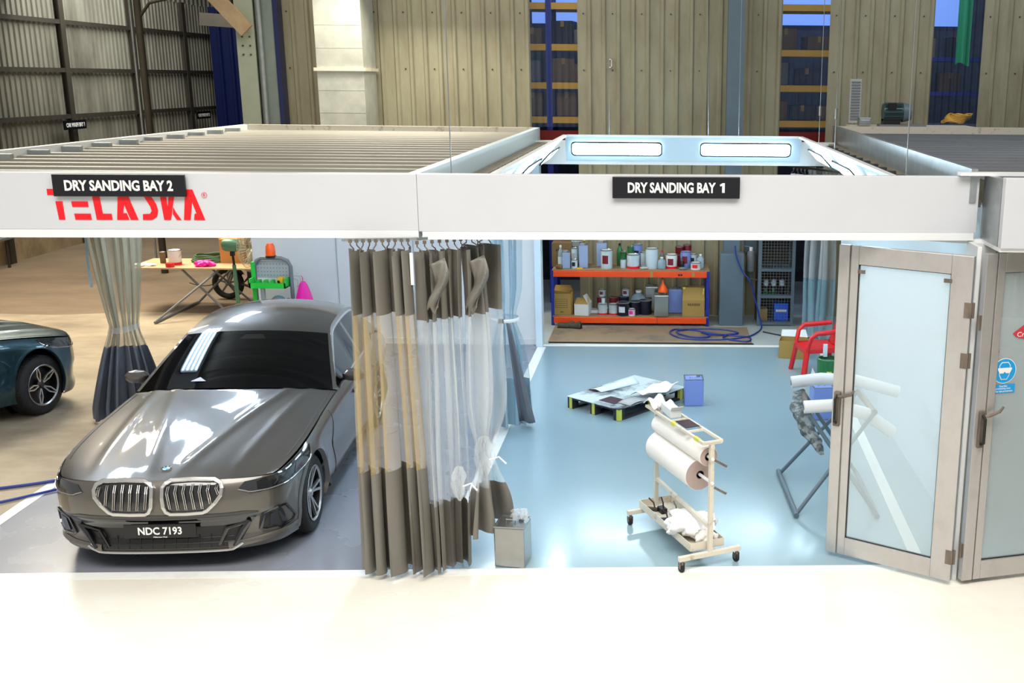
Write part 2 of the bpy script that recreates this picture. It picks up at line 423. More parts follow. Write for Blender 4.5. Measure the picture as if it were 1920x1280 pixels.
# roof truss pieces, brace, columns
t = thing('roof_truss', 'brown steel roof truss crossing the top left corner', 'truss', (-14.2, 24.2, 5.72))
mb = MB(); mb.bar((0, 0, 0), (7.0, 0, 0.02), .12, .12); mb.build('bottom_chord', m_brace, t)
mb = MB(); mb.bar((0, 0, 1.4), (7.0, 0, 1.4), .12, .12); mb.build('top_chord', m_brace, t)
mb = MB()
for k in range(6): mb.bar((k*1.15, 0, .05), (k*1.15+.58, 0, 1.35), .06, .06); mb.bar((k*1.15+.58, 0, 1.35), (k*1.15+1.15, 0, .05), .06, .06)
mb.build('web_bars', m_dark, t)
mb = MB(); mb.bar((-11.3, 27.0, 5.35), (-6.5, 27.0, 5.05), .25, .3)
tag(mb.build('roof_beam', m_dark), 'dark steel beam under the roof behind the truss, near the blue sheet', 'beam')
t = thing('steel_column', 'pale green steel column left of the beige back wall', 'column', (-6.78, 18.0, 0))
mb = MB(); mb.box(-.20, .10, -.03, .0, 0, 8.8); mb.box(-.20, .10, .25, .28, 0, 8.8); mb.box(-.06, -.04, 0, .25, 0, 8.8); mb.build('flanges', m_postl, t)
mb = MB()
for k in range(3):
    for q in range(2): mb.cyl((-.10+q*.12, -.03, 4.35+k*.14), (-.10+q*.12, -.05, 4.35+k*.14), .014, n=8)
mb.build('bolts', m_dark, t)
mb = MB(); mb.box(.12, .40, .02, .24, 0, 8.8); mb.build('side_channel', m_steelg, t, label='darker grey-green channel')
mb = MB(); mb.cyl((.20, -.04, 0), (.20, -.04, 8.8), .035, n=12); mb.build('conduit', m_galv, t, label='shiny conduit pipe')
mb = MB(); mb.bar((-8.0, 17.85, 6.1), (-6.75, 17.85, 4.72), .06, .24)
tag(mb.build('knee_brace', m_brace), 'beige diagonal brace bolted to the pale green column', 'brace')
mb = MB(); mb.box(-6.372, -6.30, 18.0, 18.24, 0, 8.8)
tag(mb.build('blue_post', m_blueP), 'narrow dark blue post between the column and the beige wall', 'post')
t = thing('pole', 'dark pole with a white pipe in front of the left wall', 'pole', (-10.45, 22.0, 0))
mb = MB(); mb.cyl((0, 0, 0), (0, 0, 5.6), .07); mb.build('post_tube', m_dark, t)
mb = MB(); mb.tube([(-.14, -.02, .3), (-.14, -.02, 5.45), (-.1, -.02, 5.52), (1.9, .2, 5.62), (3.6, .4, 5.75)], .022); mb.build('pipe', m_galv, t, label='thin white pipe')
mb = MB(); mb.tube([(0, 0, 5.1), (.25, 0, 5.4), (.7, 0, 5.5)], .03); mb.build('arm', m_dark, t)
mb = MB(); corr(mb, -13.6, -11.2, 33.0, 0, 6.0, pitch=.35, dep=.06)
tag(mb.build('blue_tarpaulin', m_blueP, solid=.02), 'glossy dark blue pleated sheet hanging at the end of the left wall', 'tarpaulin')
t = thing('guard_rail', 'silver rail with a red board behind it at the far left edge', 'rail', (-14.0, 20.6, .55))
mb = MB(); mb.cyl((0, 0, 0), (0.05, 2.6, .12), .045); mb.build('tube', m_galv, t)
mb = MB(); mb.box(-.12, -.09, 0, 2.4, .02, .22); mb.build('board', m_maroon, t, label='red board')
for y in (.1, 1.9): mb = MB(); mb.cyl((0, y, -.55), (0, y, .06), .03, n=8); mb.build('upright', m_dark, t)
# steel post against the back wall with its boxed foot
t = thing('steel_column', 'blue-grey steel column with a boxed foot right of the orange shelf', 'column', (1.12, 17.75, 0))
mb = MB(); mb.box(-.135, .135, -.02, 0, 0, 8.8); mb.box(-.135, .135, .16, .18, 0, 8.8); mb.box(-.01, .01, 0, .16, 0, 8.8); mb.build('flanges', m_bluegrey, t)
mb = MB(); mb.box(-.20, .20, -.28, -.03, 0, 1.22); mb.build('foot_box', m_bluegrey, t, bevel=.01)
# air duct on the wall
t = thing('air_duct', 'square galvanised air duct rising up the beige wall behind the left canopy', 'duct', (-5.1, 17.75, 3.15))
for k, (a, b) in enumerate(((0, .95), (1.0, 3.2), (3.25, 5.6))):
    mb = MB(); mb.box(-.44, .30, -.3, .45, a, b)
    for z in (a+.3, a+.65):
        if z < b: mb.box(-.442, .302, -.303, -.298, z, z+.012)
    mb.build('duct_section', m_duct, t)
mb = MB()
for z in (.95, 3.2): mb.box(-.48, .34, -.34, .47, z, z+.05)
mb.build('flange', m_cream2, t, label='rusty joint flange')

# ---------------------------------------------------------------- storeroom racks seen through the strips
def rack(x0, x1, y, zs, lb, col=m_yel, beamh=.11, upr=None):
    t = thing('pallet_rack', lb, 'rack', ((x0+x1)/2, y, 0), 0, 'racks in the storeroom behind the wall')
    h = (x1-x0)/2
    for x in (upr if upr else (x0, x1)):
        mb = MB(); mb.box(x-(x0+x1)/2-.05, x-(x0+x1)/2+.05, -.04, .04, 0, 6.5); mb.build('upright', m_bl, t)
        mb = MB(); mb.box(x-(x0+x1)/2-.05, x-(x0+x1)/2+.05, .8, .88, 0, 6.5); mb.build('upright', m_bl, t)
    for z in zs:
        mb = MB(); mb.box(-h, h, -.03, .03, z-beamh/2, z+beamh/2); mb.box(-h, h, .8, .86, z-beamh/2, z+beamh/2); mb.build('beam', col, t)
        mb = MB(); mb.box(-h, h, .03, .8, z-.01, z+.02); mb.build('deck', m_rdark, t)
    return t
rack(-3.9, -1.0, 19.3, (3.30, 3.89, 4.54, 5.23), 'blue storeroom rack with yellow beams behind the leftmost clear strip', upr=(-3.9, -2.05, -1.0))
rack(1.2, 3.15, 19.3, (3.26, 3.87, 4.47, 5.23), 'blue storeroom rack with yellow beams behind the middle clear strip')
rack(3.9, 6.4, 19.9, (3.0, 3.8, 4.4), 'storeroom rack with blue beams behind the rightmost clear strip', col=m_bl, beamh=.07)
for (x0, x1, lb) in ((-2.9, -.9, 'dark red storeroom board low behind the leftmost clear strip'), (1.6, 3.4, 'dark red storeroom board low behind the middle clear strip')):
    mb = MB(); mb.box(x0, x1, 19.2, 19.265, 2.55, 3.12)
    tag(mb.build('red_board', m_maroon), lb, 'board')
random.seed(5)
bxs = [(-2.4, 3.95), (-1.85, 3.95), (-1.45, 3.95), (-2.35, 4.60), (-1.8, 4.60), (-1.4, 4.6), (-2.35, 3.36), (-1.75, 3.36), (1.95, 3.32), (2.45, 3.32), (2.9, 3.32), (2.0, 3.93), (2.5, 3.93), (2.1, 4.53), (2.65, 4.53), (4.6, 3.83), (5.2, 3.83), (4.7, 4.42), (5.3, 4.42)]
shn = {3.36: 'lowest', 3.95: 'second', 4.6: 'third', 3.32: 'lowest', 3.93: 'second', 4.53: 'third', 3.83: 'lower', 4.42: 'upper'}
lastx = {}
for x, z in bxs:
    y = 19.95 if x > 4 else 19.3
    wd = random.uniform(.17, .23); hh = random.uniform(.22, .42)
    m = random.choice([m_cardd, m_cardd, m_rdark, m_black, m_grp])
    t = thing('storage_box', '', 'box', (x, y+.35, z), random.uniform(-.2, .2), 'boxes on the storeroom racks')
    side = 'leftmost' if x < 0 else ('middle' if x < 4 else 'rightmost')
    kk = (side, z); lastx[kk] = lastx.get(kk, 0)+1
    t['label'] = 'dim box, %s level behind the %s clear strip, %s from left' % (shn[z], side, ['first', 'second', 'third'][lastx[kk]-1])
    mb = MB(); mb.box(-wd, wd, -.2, .2, 0, hh); mb.build('carton', m, t, bevel=.01)
    mb = MB(); mb.box(-.03, .03, -.202, .202, hh-.1, hh+.003); mb.build('tape', m_card, t)
mb = MB(); mb.grid(lambda u, v: (4.98+.24*u, 19.0+.02*sin(u*9), 4.3+1.2*v+.03*sin(u*5)), 10, 4)
tag(mb.build('green_sheet', m_emer, solid=.01), 'emerald green plastic sheet hanging behind the rightmost clear strip', 'sheet')
mb = MB()
for k in range(7): mb.tube([(4.98+.2*cos(a/16*2*pi)+.02*k-.05, 18.68+.12*sin(a/16*2*pi), 3.34+.02*k+.02*sin(a*1.3+k)) for a in range(17)], .014, 6)
tag(mb.build('yellow_rope', m_yel), 'coiled yellow rope lying at the foot of the rightmost clear strip', 'rope')
mb = MB(); mb.box(4.3, 5.3, 18.32, 18.95, 3.24, 3.31); tag(mb.build('storeroom_ledge', m_rdark), 'dark ledge carrying the yellow rope coil behind the clear strip', 'ledge')
for (x0, x1) in ((-2.6, -1.1), (1.5, 3.4), (4.0, 5.8)):
    mb = MB(); mb.box(x0, x1, 21.5, 21.58, 5.05, 6.3); struct(mb, 'window_%d' % (4+int(x0 > 0)+int(x0 > 3)), m_skyb)  # added glowing panels imitate sky reflections in the strips, not real windows

# ---------------------------------------------------------------- canopies
def deck(mb, x0, x1, y0, y1, z, pitch=.42, dep=.022):
    n = round((y1-y0)/pitch); p = (y1-y0)/n; prof = []
    for i in range(n):
        a = y0+i*p; prof += [(a, 0), (a+p*.6, 0), (a+p*.68, dep), (a+p*.92, dep)]
    prof.append((y1, 0)); m = len(prof)
    mb.add([(x, y, z+d) for x in (x0, x1) for y, d in prof], [(i, i+1, m+i+1, m+i) for i in range(m-1)])
def fascia(x0, x1, z0, z1, th=.09, dy=0):
    mb = MB(); mb.prism([(x0, Yf(x0)+dy), (x1, Yf(x1)+dy), (x1, Yf(x1)+dy+th), (x0, Yf(x0)+dy+th)], lambda x, y, z: (x, y, z), z0, z1)
    return mb
can2 = thing('bay_canopy', 'white canopy of the left bay with a ribbed dusty roof and red lettering', 'canopy', (-4.15, 8.1, 2.8), 0, 'bay canopies')
fascia(-6.45, -1.90, 2.86, 3.29).build('fascia', m_whitec, can2, world=True, bevel=.004)
fascia(-6.45, -1.90, 2.80, 2.86, .12, -.006).build('bottom_trim', m_white, can2, world=True)
mb = MB(); deck(mb, -6.4, -1.98, Yf(-4)+.14, 16.3, 3.20); mb.build('roof_sheet', m_deck, can2, world=True, solid=.008)
mb = MB(); mb.box(-6.50, -6.42, Yf(-6.4)+.1, 16.75, 2.86, 3.29); mb.build('side_beam', m_white, can2, world=True)
mb = MB(); mb.box(-1.98, -1.90, Yf(-1.9)+.1, 16.4, 2.80, 3.29); mb.build('side_beam', m_white2, can2, world=True)
mb = MB(); mb.bar((-6.46, 16.72, 3.08), (-1.94, 16.4, 3.08), .08, .42); mb.build('back_beam', m_cream2, can2, world=True)
mb = MB()
for k in range(12): mb = MB(); mb.box(-6.42, -6.22, 9.0+k*.62, 9.06+k*.62, 3.2, 3.27); mb.build('roof_bracket', m_galv, can2, world=True)
# red lettering on the fascia: T E L A S K A, letters cut into bars
def redletters():
    k = .1355; L = []   # letter height units: 1 = .235 m high
    # each polygon in (x,y) with cap height 1
    def P(*p): return list(p)
    L.append(P((0, .8), (.68, .8), (.67, 1.0), (0, 1.0))); L.append(P((.34, 0), (.58, 0), (.55, .6), (.28, .6)))            # T
    L.append(P((.88, .8), (1.5, .8), (1.5, 1.0), (.86, 1.0))); L.append(P((.92, .42), (1.55, .42), (1.54, .6), (.90, .6))); L.append(P((.98, 0), (1.62, 0), (1.6, .2), (.96, .2)))  # E
    L.append(P((1.72, 1.0), (2.0, 1.0), (2.08, .2), (2.42, .2), (2.44, 0), (1.82, 0)))   # L
    L.append(P((2.62, 0), (2.78, 1.0), (3.06, 1.0), (3.46, 0), (3.16, 0), (2.96, .5), (2.88, .22), (3.02, .22), (3.1, 0)))   # A
    L.append(P((3.62, 1.0), (3.86, 1.0), (4.22, .52), (4.27, .3), (4.2, .1), (4.0, 0), (3.64, 0), (3.66, .19), (3.94, .2), (4.02, .3), (3.98, .44)))    # S
    L.append(P((4.38, 1.0), (4.62, 1.0), (4.66, .42), (4.8, 1.0), (5.02, 1.0), (4.74, 0), (4.48, 0))); L.append(P((4.88, .42), (4.96, .26), (5.16, 0), (4.98, 0), (4.84, .2)))   # K
    L.append(P((5.26, 0), (5.42, 1.0), (5.7, 1.0), (6.1, 0), (5.66, 0), (5.7, .2), (5.78, .22), (5.64, .6), (5.52, 0)))   # A
    return L
mb = MB()
SX = 1.155/6.1; SZ = .232; LX = -4.665
for P in redletters():
    mb.prism(P, lambda a, b, d: (LX+a*SX, Yf(LX+a*SX)-.001-d, 2.935+b*SZ), 0, .004)
mb.build('lettering', m_red, can2, world=True, label='red block lettering')
RM = Matrix.Translation(-can2.location) @ frontM(-3.50, Yf(-3.50)-.004, 3.125, .04)
rmk = text_mesh('registered_mark', 'R', .026, m_red, RM, can2, depth=.002)
mb = MB(); _c = lambda r: [(r*cos(2*pi*k/20), r*sin(2*pi*k/20)) for k in range(20)]
mb.ring(_c(.021), _c(.0185), lambda a, b, d: RM @ Vector((a, b, d)), 0, .002); mb.build('mark_ring', m_red, can2)
for (x, txt, wd, rz, lb) in ((-4.11, 'DRY SANDING BAY 2', .80, .04, 'black sign reading DRY SANDING BAY 2 fixed above the red lettering'), (.085, 'DRY SANDING BAY 1', .745, .04, 'black sign reading DRY SANDING BAY 1 on the right canopy')):
    t = thing('bay_sign', lb, 'sign', (x, Yf(x)-.03, 3.115), rz, 'dry sanding bay signs')
    mb = MB(); mb.box(-.49, .49, -.012, .012, 0, .165); mb.build('panel', m_sign, t, bevel=.004)
    if txt[-1] == '1':
        text_mesh('lettering', txt[:-2], .105, m_signw, frontM(-.035, -.014, .083), t, bold=.0035, width=wd-.07)
        mb = MB(); mb.prism([(.352, .046), (.372, .046), (.372, .120), (.356, .120), (.334, .108), (.338, .094), (.352, .100)], lambda a, b, d: (a, -.016+d, b), 0, .003); mb.build('numeral', m_signw, t)
    else: text_mesh('lettering', txt, .105, m_signw, frontM(0, -.014, .083), t, bold=.0035, width=wd)
    mb = MB(); mb.box(-.4, -.36, .012, .028, .04, .12); mb.box(.36, .4, .012, .028, .04, .12); mb.build('mounting_pad', m_black, t)

can1 = thing('bay_canopy', 'white open-centred canopy of the right bay over the blue floor', 'canopy', (.3, 8.3, 2.8), 0, 'bay canopies')
fascia(-1.898, 2.45, 2.85, 3.29).build('fascia', m_whitec, can1, world=True, bevel=.004)
fascia(-1.87, 2.43, 2.79, 2.85, .12, -.006).build('bottom_trim', m_white, can1, world=True)
mb = MB(); mb.box(-1.885, -1.74, Yf(-1.9)+.1, 16.15, 3.04, 3.10); mb.build('ledge', m_dust, can1, world=True)
mb = MB(); mb.box(2.40, 2.50, Yf(2.5)+.1, 16.15, 3.04, 3.10); mb.build('ledge', m_dust, can1, world=True)
mb = MB()
for k in range(15):
    y = 8.8+k*.48
    mb = MB(); mb.box(-1.74, -1.58, y, y+.05, 3.05, 3.10); mb.build('slat', m_slat, can1, world=True)
    mb = MB(); mb.box(2.10, 2.40, y, y+.05, 3.05, 3.10); mb.build('slat', m_slat, can1, world=True)
def cove(xa, ya, xb, yb, nx, ny, z1=3.19, z0=2.86, out=.14):
    """a light cove panel from edge a to b, leaning outwards going down"""
    mb = MB()
    pts = [(xa, ya, z1), (xb, yb, z1), (xb+nx*out, yb+ny*out, z0), (xa+nx*out, ya+ny*out, z0)]
    pts += [(x+nx*.04, y+ny*.04, z) for x, y, z in pts]
    mb.add(pts, [(0, 1, 2, 3), (4, 7, 6, 5), (0, 4, 5, 1), (1, 5, 6, 2), (2, 6, 7, 3), (3, 7, 4, 0)])
    return mb
cove(-1.44, 9.1, -1.46, 15.75, -1, 0, out=.3).build('cove_panel', m_white2, can1, world=True)
cove(1.94, 9.1, 1.98, 15.75, 1, 0, out=.3).build('cove_panel', m_white2, can1, world=True)
cove(-1.46, 15.75, 1.98, 15.75, 0, 1, z0=2.84, out=.16).build('cove_panel', m_white2, can1, world=True)
cove(-1.44, 9.1, 1.94, 9.1, 0, -1, out=.3).build('cove_panel', m_white2, can1, world=True)
mb = MB(); mb.box(-1.9, 2.5, 15.95, 16.1, 2.78, 3.12); mb.build('back_beam', m_white, can1, world=True)
mb = MB()
for x in (-1.47, 1.95): mb.box(x-.02, x+.04, 9.06, 15.8, 3.19, 3.22)
mb.box(-1.49, 1.99, 15.74, 15.80, 3.19, 3.22); mb.box(-1.47, 1.97, 9.06, 9.11, 3.19, 3.22)
mb.build('top_edge', m_white, can1, world=True)
# led panels: frame + diffuser, tilted like their cove
def led(c, along, down, L, W, lb, tubes=False, grp='light panels in the right canopy'):
    a = Vector(along).normalized(); d = Vector(down).normalized(); n = d.cross(a).normalized()
    # n must face into the bay
    t = thing('light_panel', lb, 'light', c, 0, grp)
    def rr(l, w_, r):
        pts = []
        for (sx, sy, a0) in ((1, 1, 0), (-1, 1, 90), (-1, -1, 180), (1, -1, 270)):
            for k in range(5):
                q = math.radians(a0+k*22.5); pts.append((sx*(l/2-r)+r*cos(q), sy*(w_/2-r)+r*sin(q)))
        return pts
    F = lambda p, q, h: a*p+d*q+n*h
    mb = MB(); mb.ring(rr(L+.035, W+.035, .06), rr(L, W, .05), F, 0, .018); mb.build('frame', m_black, t)
    if not tubes:
        mb = MB(); mb.prism(rr(L-.002, W-.002, .05), F, .004, .012); mb.build('diffuser', m_led, t)
    else:
        mb = MB(); mb.prism(rr(L-.002, W-.002, .05), F, .001, .005); mb.build('reflector', m_white2, t)
        for k in range(4):
            q = (-.375+.25*k)*W
            mb = MB(); mb.cyl(F(-L/2+.05, q, .02), F(L/2-.05, q, .02), .0135, n=8); mb.build('tube', m_ledt, t)
    return t
dz = Vector((0, .16, -.35))
for x, s in ((-.715, 'left'), (1.17, 'right')): led((x, 15.815, 3.02), (1, 0, 0), (0, .16, -.35), 1.3, .19, 'rounded white light panel on the back cove of the right bay, %s of the two' % s)
for y, s in ((10.2, 'nearest'), (12.4, 'middle'), (14.6, 'farthest')):
    led((-1.568, y, 2.998), (0, 1, 0), (-.3, 0, -.33), 1.3, .19, 'light panel on the left cove of the right bay, %s of its row' % s)
    led((2.083, y, 2.998), (0, -1, 0), (.3, 0, -.33), 1.3, .19, 'light panel on the right cove of the right bay, %s of its row' % s)
    led((-5.935, y-.5, 2.98), (0, 1, 0), (-.3, 0, -.33), 1.4, .34, 'four-tube light fitting under the left side of the left canopy, %s of its row' % s, True, 'tube lights in the left canopy')
    led((-2.365, y-.5, 2.98), (0, -1, 0), (.3, 0, -.33), 1.4, .34, 'four-tube light fitting under the right side of the left canopy, %s of its row' % s, True, 'tube lights in the left canopy')
# right-hand canopy
can3 = thing('bay_canopy', 'canopy at the far right edge with a grey ribbed roof and galvanised side beam', 'canopy', (4.5, 8.0, 2.78), 0, 'bay canopies')
mb = MB(); mb.bar((2.40, 8.35, 3.22), (2.56, 16.5, 3.22), .05, .26); mb.build('side_beam', m_galv, can3, world=True)
mb = MB(); deck(mb, 2.62, 8.4, 8.3, 16.3, 3.22); mb.build('roof_sheet', m_deckg, can3, world=True, solid=.008)
mb = MB(); mb.box(2.60, 8.4, 16.45, 16.52, 3.1, 3.34); mb.build('back_beam', m_cream2, can3, world=True)
mb = MB(); mb.box(2.50, 5.6, 7.88, 7.96, 2.80, 3.32); mb.build('fascia', m_whitec, can3, world=True, bevel=.004)
mb = MB(); mb.box(2.50, 2.56, 7.97, 8.42, 2.80, 3.30); mb.build('fascia_return', m_galv, can3, world=True)
mb = MB(); mb.box(2.28, 3.0, 8.30, 8.4, 3.30, 3.325); mb.build('cap_strip', m_white, can3, world=True)
mb = MB(); mb.box(2.50, 5.6, 7.9, 8.4, 2.77, 2.80); mb.build('bottom_trim', m_white, can3, world=True)
# white partitions
mb = MB(); mb.box(-6.28, -1.9, 16.08, 16.16, 0, 2.85); struct(mb, 'wall_bay_back', m_white)
mb = MB(); mb.box(-1.97, -1.87, 15.93, 16.18, 0, 2.78); struct(mb, 'trim_6', m_white2)
mb = MB(); mb.box(-4.6, -1.97, 16.05, 16.08, 0, .09); struct(mb, 'baseboard_bay', m_white)
mb = MB(); mb.box(-3.83, -3.82, 16.07, 16.08, .09, 2.85); mb.box(-5.0, -4.99, 16.07, 16.08, .09, 2.85); struct(mb, 'trim_7', m_lgrp)
mb = MB(); mb.box(2.66, 2.72, 9.0, 16.0, 0, 3.0); struct(mb, 'wall_bay_right', m_white2)
# suspension wires
for k, (x, y, z, nm) in enumerate(((-.82, 15.77, 3.22, 'left'), (.62, 15.77, 3.22, 'middle left'), (1.06, 15.77, 3.22, 'middle right'), (2.0, 12.8, 3.22, 'right of centre'), (1.98, 14.0, 3.22, 'behind the right slats'), (2.08, 9.3, 3.12, 'rightmost near'), (-1.77, 8.9, 3.1, 'left near'))):
    mb = MB(); mb.cyl((x, y, z), (x-.12 if k == 1 else x, y, 8.95), .005, n=6)
    if k in (3, 4): mb.cyl((x, y, z+.35), (x, y, z+.47), .016, n=8)
    tag(mb.build('suspension_wire', m_galv), 'thin steel wire holding up the right canopy, the %s one' % nm, 'wire', 'wires holding the right canopy')
# motor on the right roof
t = thing('electric_motor', 'dark teal electric motor standing on the right canopy roof', 'motor', (3.52, 16.9, 3.34))
mb = MB(); mb.box(-.22, .5, -.12, .12, -.02, .02); mb.build('base', m_grp, t)
mb = MB(); mb.cyl((-.16, 0, .20), (.14, 0, .20), .135, n=24)
for k in range(18): q = k/18*2*pi; mb.bar((-.14, .145*cos(q), .2+.145*sin(q)), (.12, .145*cos(q), .2+.145*sin(q)), .01, .01)
mb.build('housing', m_teald, t, label='dark teal finned housing')
mb = MB(); mb.cyl((.14, 0, .20), (.27, 0, .20), .15, .12, n=24); mb.build('fan_cover', m_bluegrey, t, smooth=True)
mb = MB(); mb.box(-.16, .1, -.1, .1, .02, .1); mb.build('foot', m_black, t)
mb = MB(); mb.box(-.1, .02, -.09, -.15, .24, .34); mb.build('terminal_box', m_black, t)
t = thing('vent_grille', 'pale louvred vent plate beside the electric motor', 'vent', (3.02, 17.4, 3.36))
mb = MB(); mb.box(-.1, .08, -.02, .02, 0, .68); mb.build('plate', m_lgrp, t)
mb = MB()
for k in range(14): mb.box(-.08, .06, -.035, -.02, .05+k*.044, .07+k*.044)
mb.build('louvre', m_grp, t)
mb = MB(); mb.box(2.98, 3.16, 16.75, 16.95, 3.34, 3.46); mb.box(3.0, 3.14, 16.74, 16.75, 3.37, 3.43)
tag(mb.build('junction_box', m_galv, bevel=.006), 'small galvanised junction box left of the electric motor', 'box')
mb = MB(); mb.box(2.9, 4.8, 16.5, 17.5, 3.28, 3.33); mb.box(2.9, 4.8, 16.46, 16.5, 3.2, 3.33)
tag(mb.build('service_shelf', m_cream2), 'dusty shelf behind the right roof carrying the electric motor', 'shelf')

# cove boards inside the left canopy that carry its tube lights
for (x0, x1) in ((-5.80, -6.12), (-2.50, -2.18)):
    mb = MB(); mb.add([(x0-.02*(1 if x1 < x0 else -1), 8.7, 3.19), (x0-.02*(1 if x1 < x0 else -1), 15.6, 3.19), (x1-.02*(1 if x1 < x0 else -1), 15.6, 2.82), (x1-.02*(1 if x1 < x0 else -1), 8.7, 2.82)], [(0, 1, 2, 3)])
    mb.build('cove_panel', m_white, can2, world=True, solid=.012)

# ---------------------------------------------------------------- cars
AC = .78   # half width where the front face turns into the side
def n_nose(z): return sinterp(z, [(.14, .13), (.19, .055), (.24, .035), (.32, .055), (.44, .03), (.50, .0), (.66, .01), (.76, .045), (.84, .12)])
def XF(a, z):
    q = abs(a)/AC
    return n_nose(z)+.055*q*q+.15*q**5
def zc_(X): return sinterp(X, [(.05, .795), (.3, .855), (.8, .925), (1.4, .985), (1.98, 1.015)])
def zs_(X): return sinterp(X, [(.22, .775), (.5, .825), (.9, .875), (1.4, .92), (2.1, .955), (3.0, .975), (4.0, .98), (4.7, .95), (5.0, .93)])
def ztop(a):
    q = abs(a)/AC
    return .775+(.800-.775)*(1-q**2.5)
def Wx(X): return sinterp(X, [(.2, .775), (.3, .845), (.45, .892), (.7, .93), (1.1, .945), (1.6, .94), (3.4, .94), (3.9, .95), (4.4, .93), (4.8, .86), (5.0, .74)])
def Ws(X, z):
    zs = zs_(X)
    w_ = Wx(X)
    w_ -= .05*max(0, (.36-z)/.2)**1.5
    t = max(0, (z-(zs-.16))/.16)
    w_ -= .055*t**2.2
    # soft body line and hollow below it
    w_ -= .018*math.exp(-((z-.56)/.10)**2)*min(1, max(0, (X-1.3)/.3))
    # flared arch
    for xc in (.88, 3.87):
        r = math.hypot(X-xc, z-.35)
        w_ += .012*math.exp(-((r-.40)/.06)**2)
    return w_
def wall(s, z, off=0.0, sg=1):
    """point on the outer body wall; s = half width on the front face, running on as length along the side"""
    def raw(s, z):
        if s <= AC: return Vector((s, XF(s, z), z))
        X = XF(AC, z)+(s-AC)
        return Vector((Ws(X, z)+(AC-Ws(XF(AC, z), z))*max(0, 1-(s-AC)/.15)**2, X, z))
    p = raw(s, z)
    if off:
        e = .012
        n = (raw(s+e, z)-raw(s-e, z)).cross(raw(s, z+e)-raw(s, z-e))
        n.normalize(); p = p+n*off
    return Vector((p.x*sg, p.y, p.z))
def hood_pt(u, t):
    """u 0 nose..1 cowl, t -1..1 across"""
    q = abs(t)
    x0 = XF(AC*q, ztop(AC*q)); x1 = 1.97+.13*q*q
    X = x0+(x1-x0)*u
    Xe = XF(AC, ztop(AC))+(2.10-XF(AC, ztop(AC)))*u
    y = q*Ws(Xe, zs_(Xe))
    if u < .2: y += (AC*q-q*Ws(XF(AC, ztop(AC)), zs_(.22)))*(1-u/.2)**2
    zs = zs_(Xe); zc = .800+(zc_(.05+(1.98-.05)*u)-zc_(.05))
    z = zs+(zc-zs)*(1-q**2.5)
    # two creases running from the grille to the windscreen and a centre valley
    c = .085+.40*u
    d = (y-c)
    amp = min(1, u*5)*.011
    z += amp*math.exp(-(d/.05)**2) - amp*.9*math.exp(-(y/(c*.7))**2)*(1-u*.7)
    z += .010*math.exp(-((y-(.50+.17*u))/.05)**2)*min(1, u*4)
    return Vector((math.copysign(y, t), X, z))
# cabin: centre, rail and belt curves along u
CU = [(0, 2.02, 1.02), (.15, 2.42, 1.215), (.30, 2.86, 1.405), (.36, 3.02, 1.455), (.45, 3.35, 1.51), (.58, 3.8, 1.525), (.70, 4.15, 1.475), (.85, 4.5, 1.26), (1, 4.82, 1.085)]
RU = [(0, 2.11, .965, .885), (.15, 2.50, 1.165, .783), (.30, 2.92, 1.35, .683), (.36, 3.07, 1.395, .655), (.45, 3.35, 1.43, .645), (.58, 3.8, 1.435, .635), (.70, 4.15, 1.385, .63), (.85, 4.5, 1.20, .66), (1, 4.80, 1.03, .72)]
def col(T, u, k): return sinterp(u, [(r[0], r[k]) for r in T])
def cab(u, t):
    """t: 0 centre .. .6 rail .. 1 belt"""
    xc, zc = col(CU, u, 1), col(CU, u, 2); xr, zr, yr = col(RU, u, 1), col(RU, u, 2), col(RU, u, 3)
    if t <= .6:
        q = t/.6
        return Vector((yr*q, xc+(xr-xc)*q*q, zr+(zc-zr)*(1-q**2.2)))
    q = (t-.6)/.4
    zb = zs_(xr)-.01; yb = Ws(xr, zs_(xr))-.03
    yb = yr+(yb-yr)*(zr-zb)/.44 if zr-zb < .44 else yb
    z = zr+(zb-zr)*q; y = yr+.50*(zr-z)
    return Vector((y, xr, z))
def arch(X, z, r=.405):
    return min(math.hypot(X-.88, z-.35), math.hypot(X-3.87, z-.35)) < r
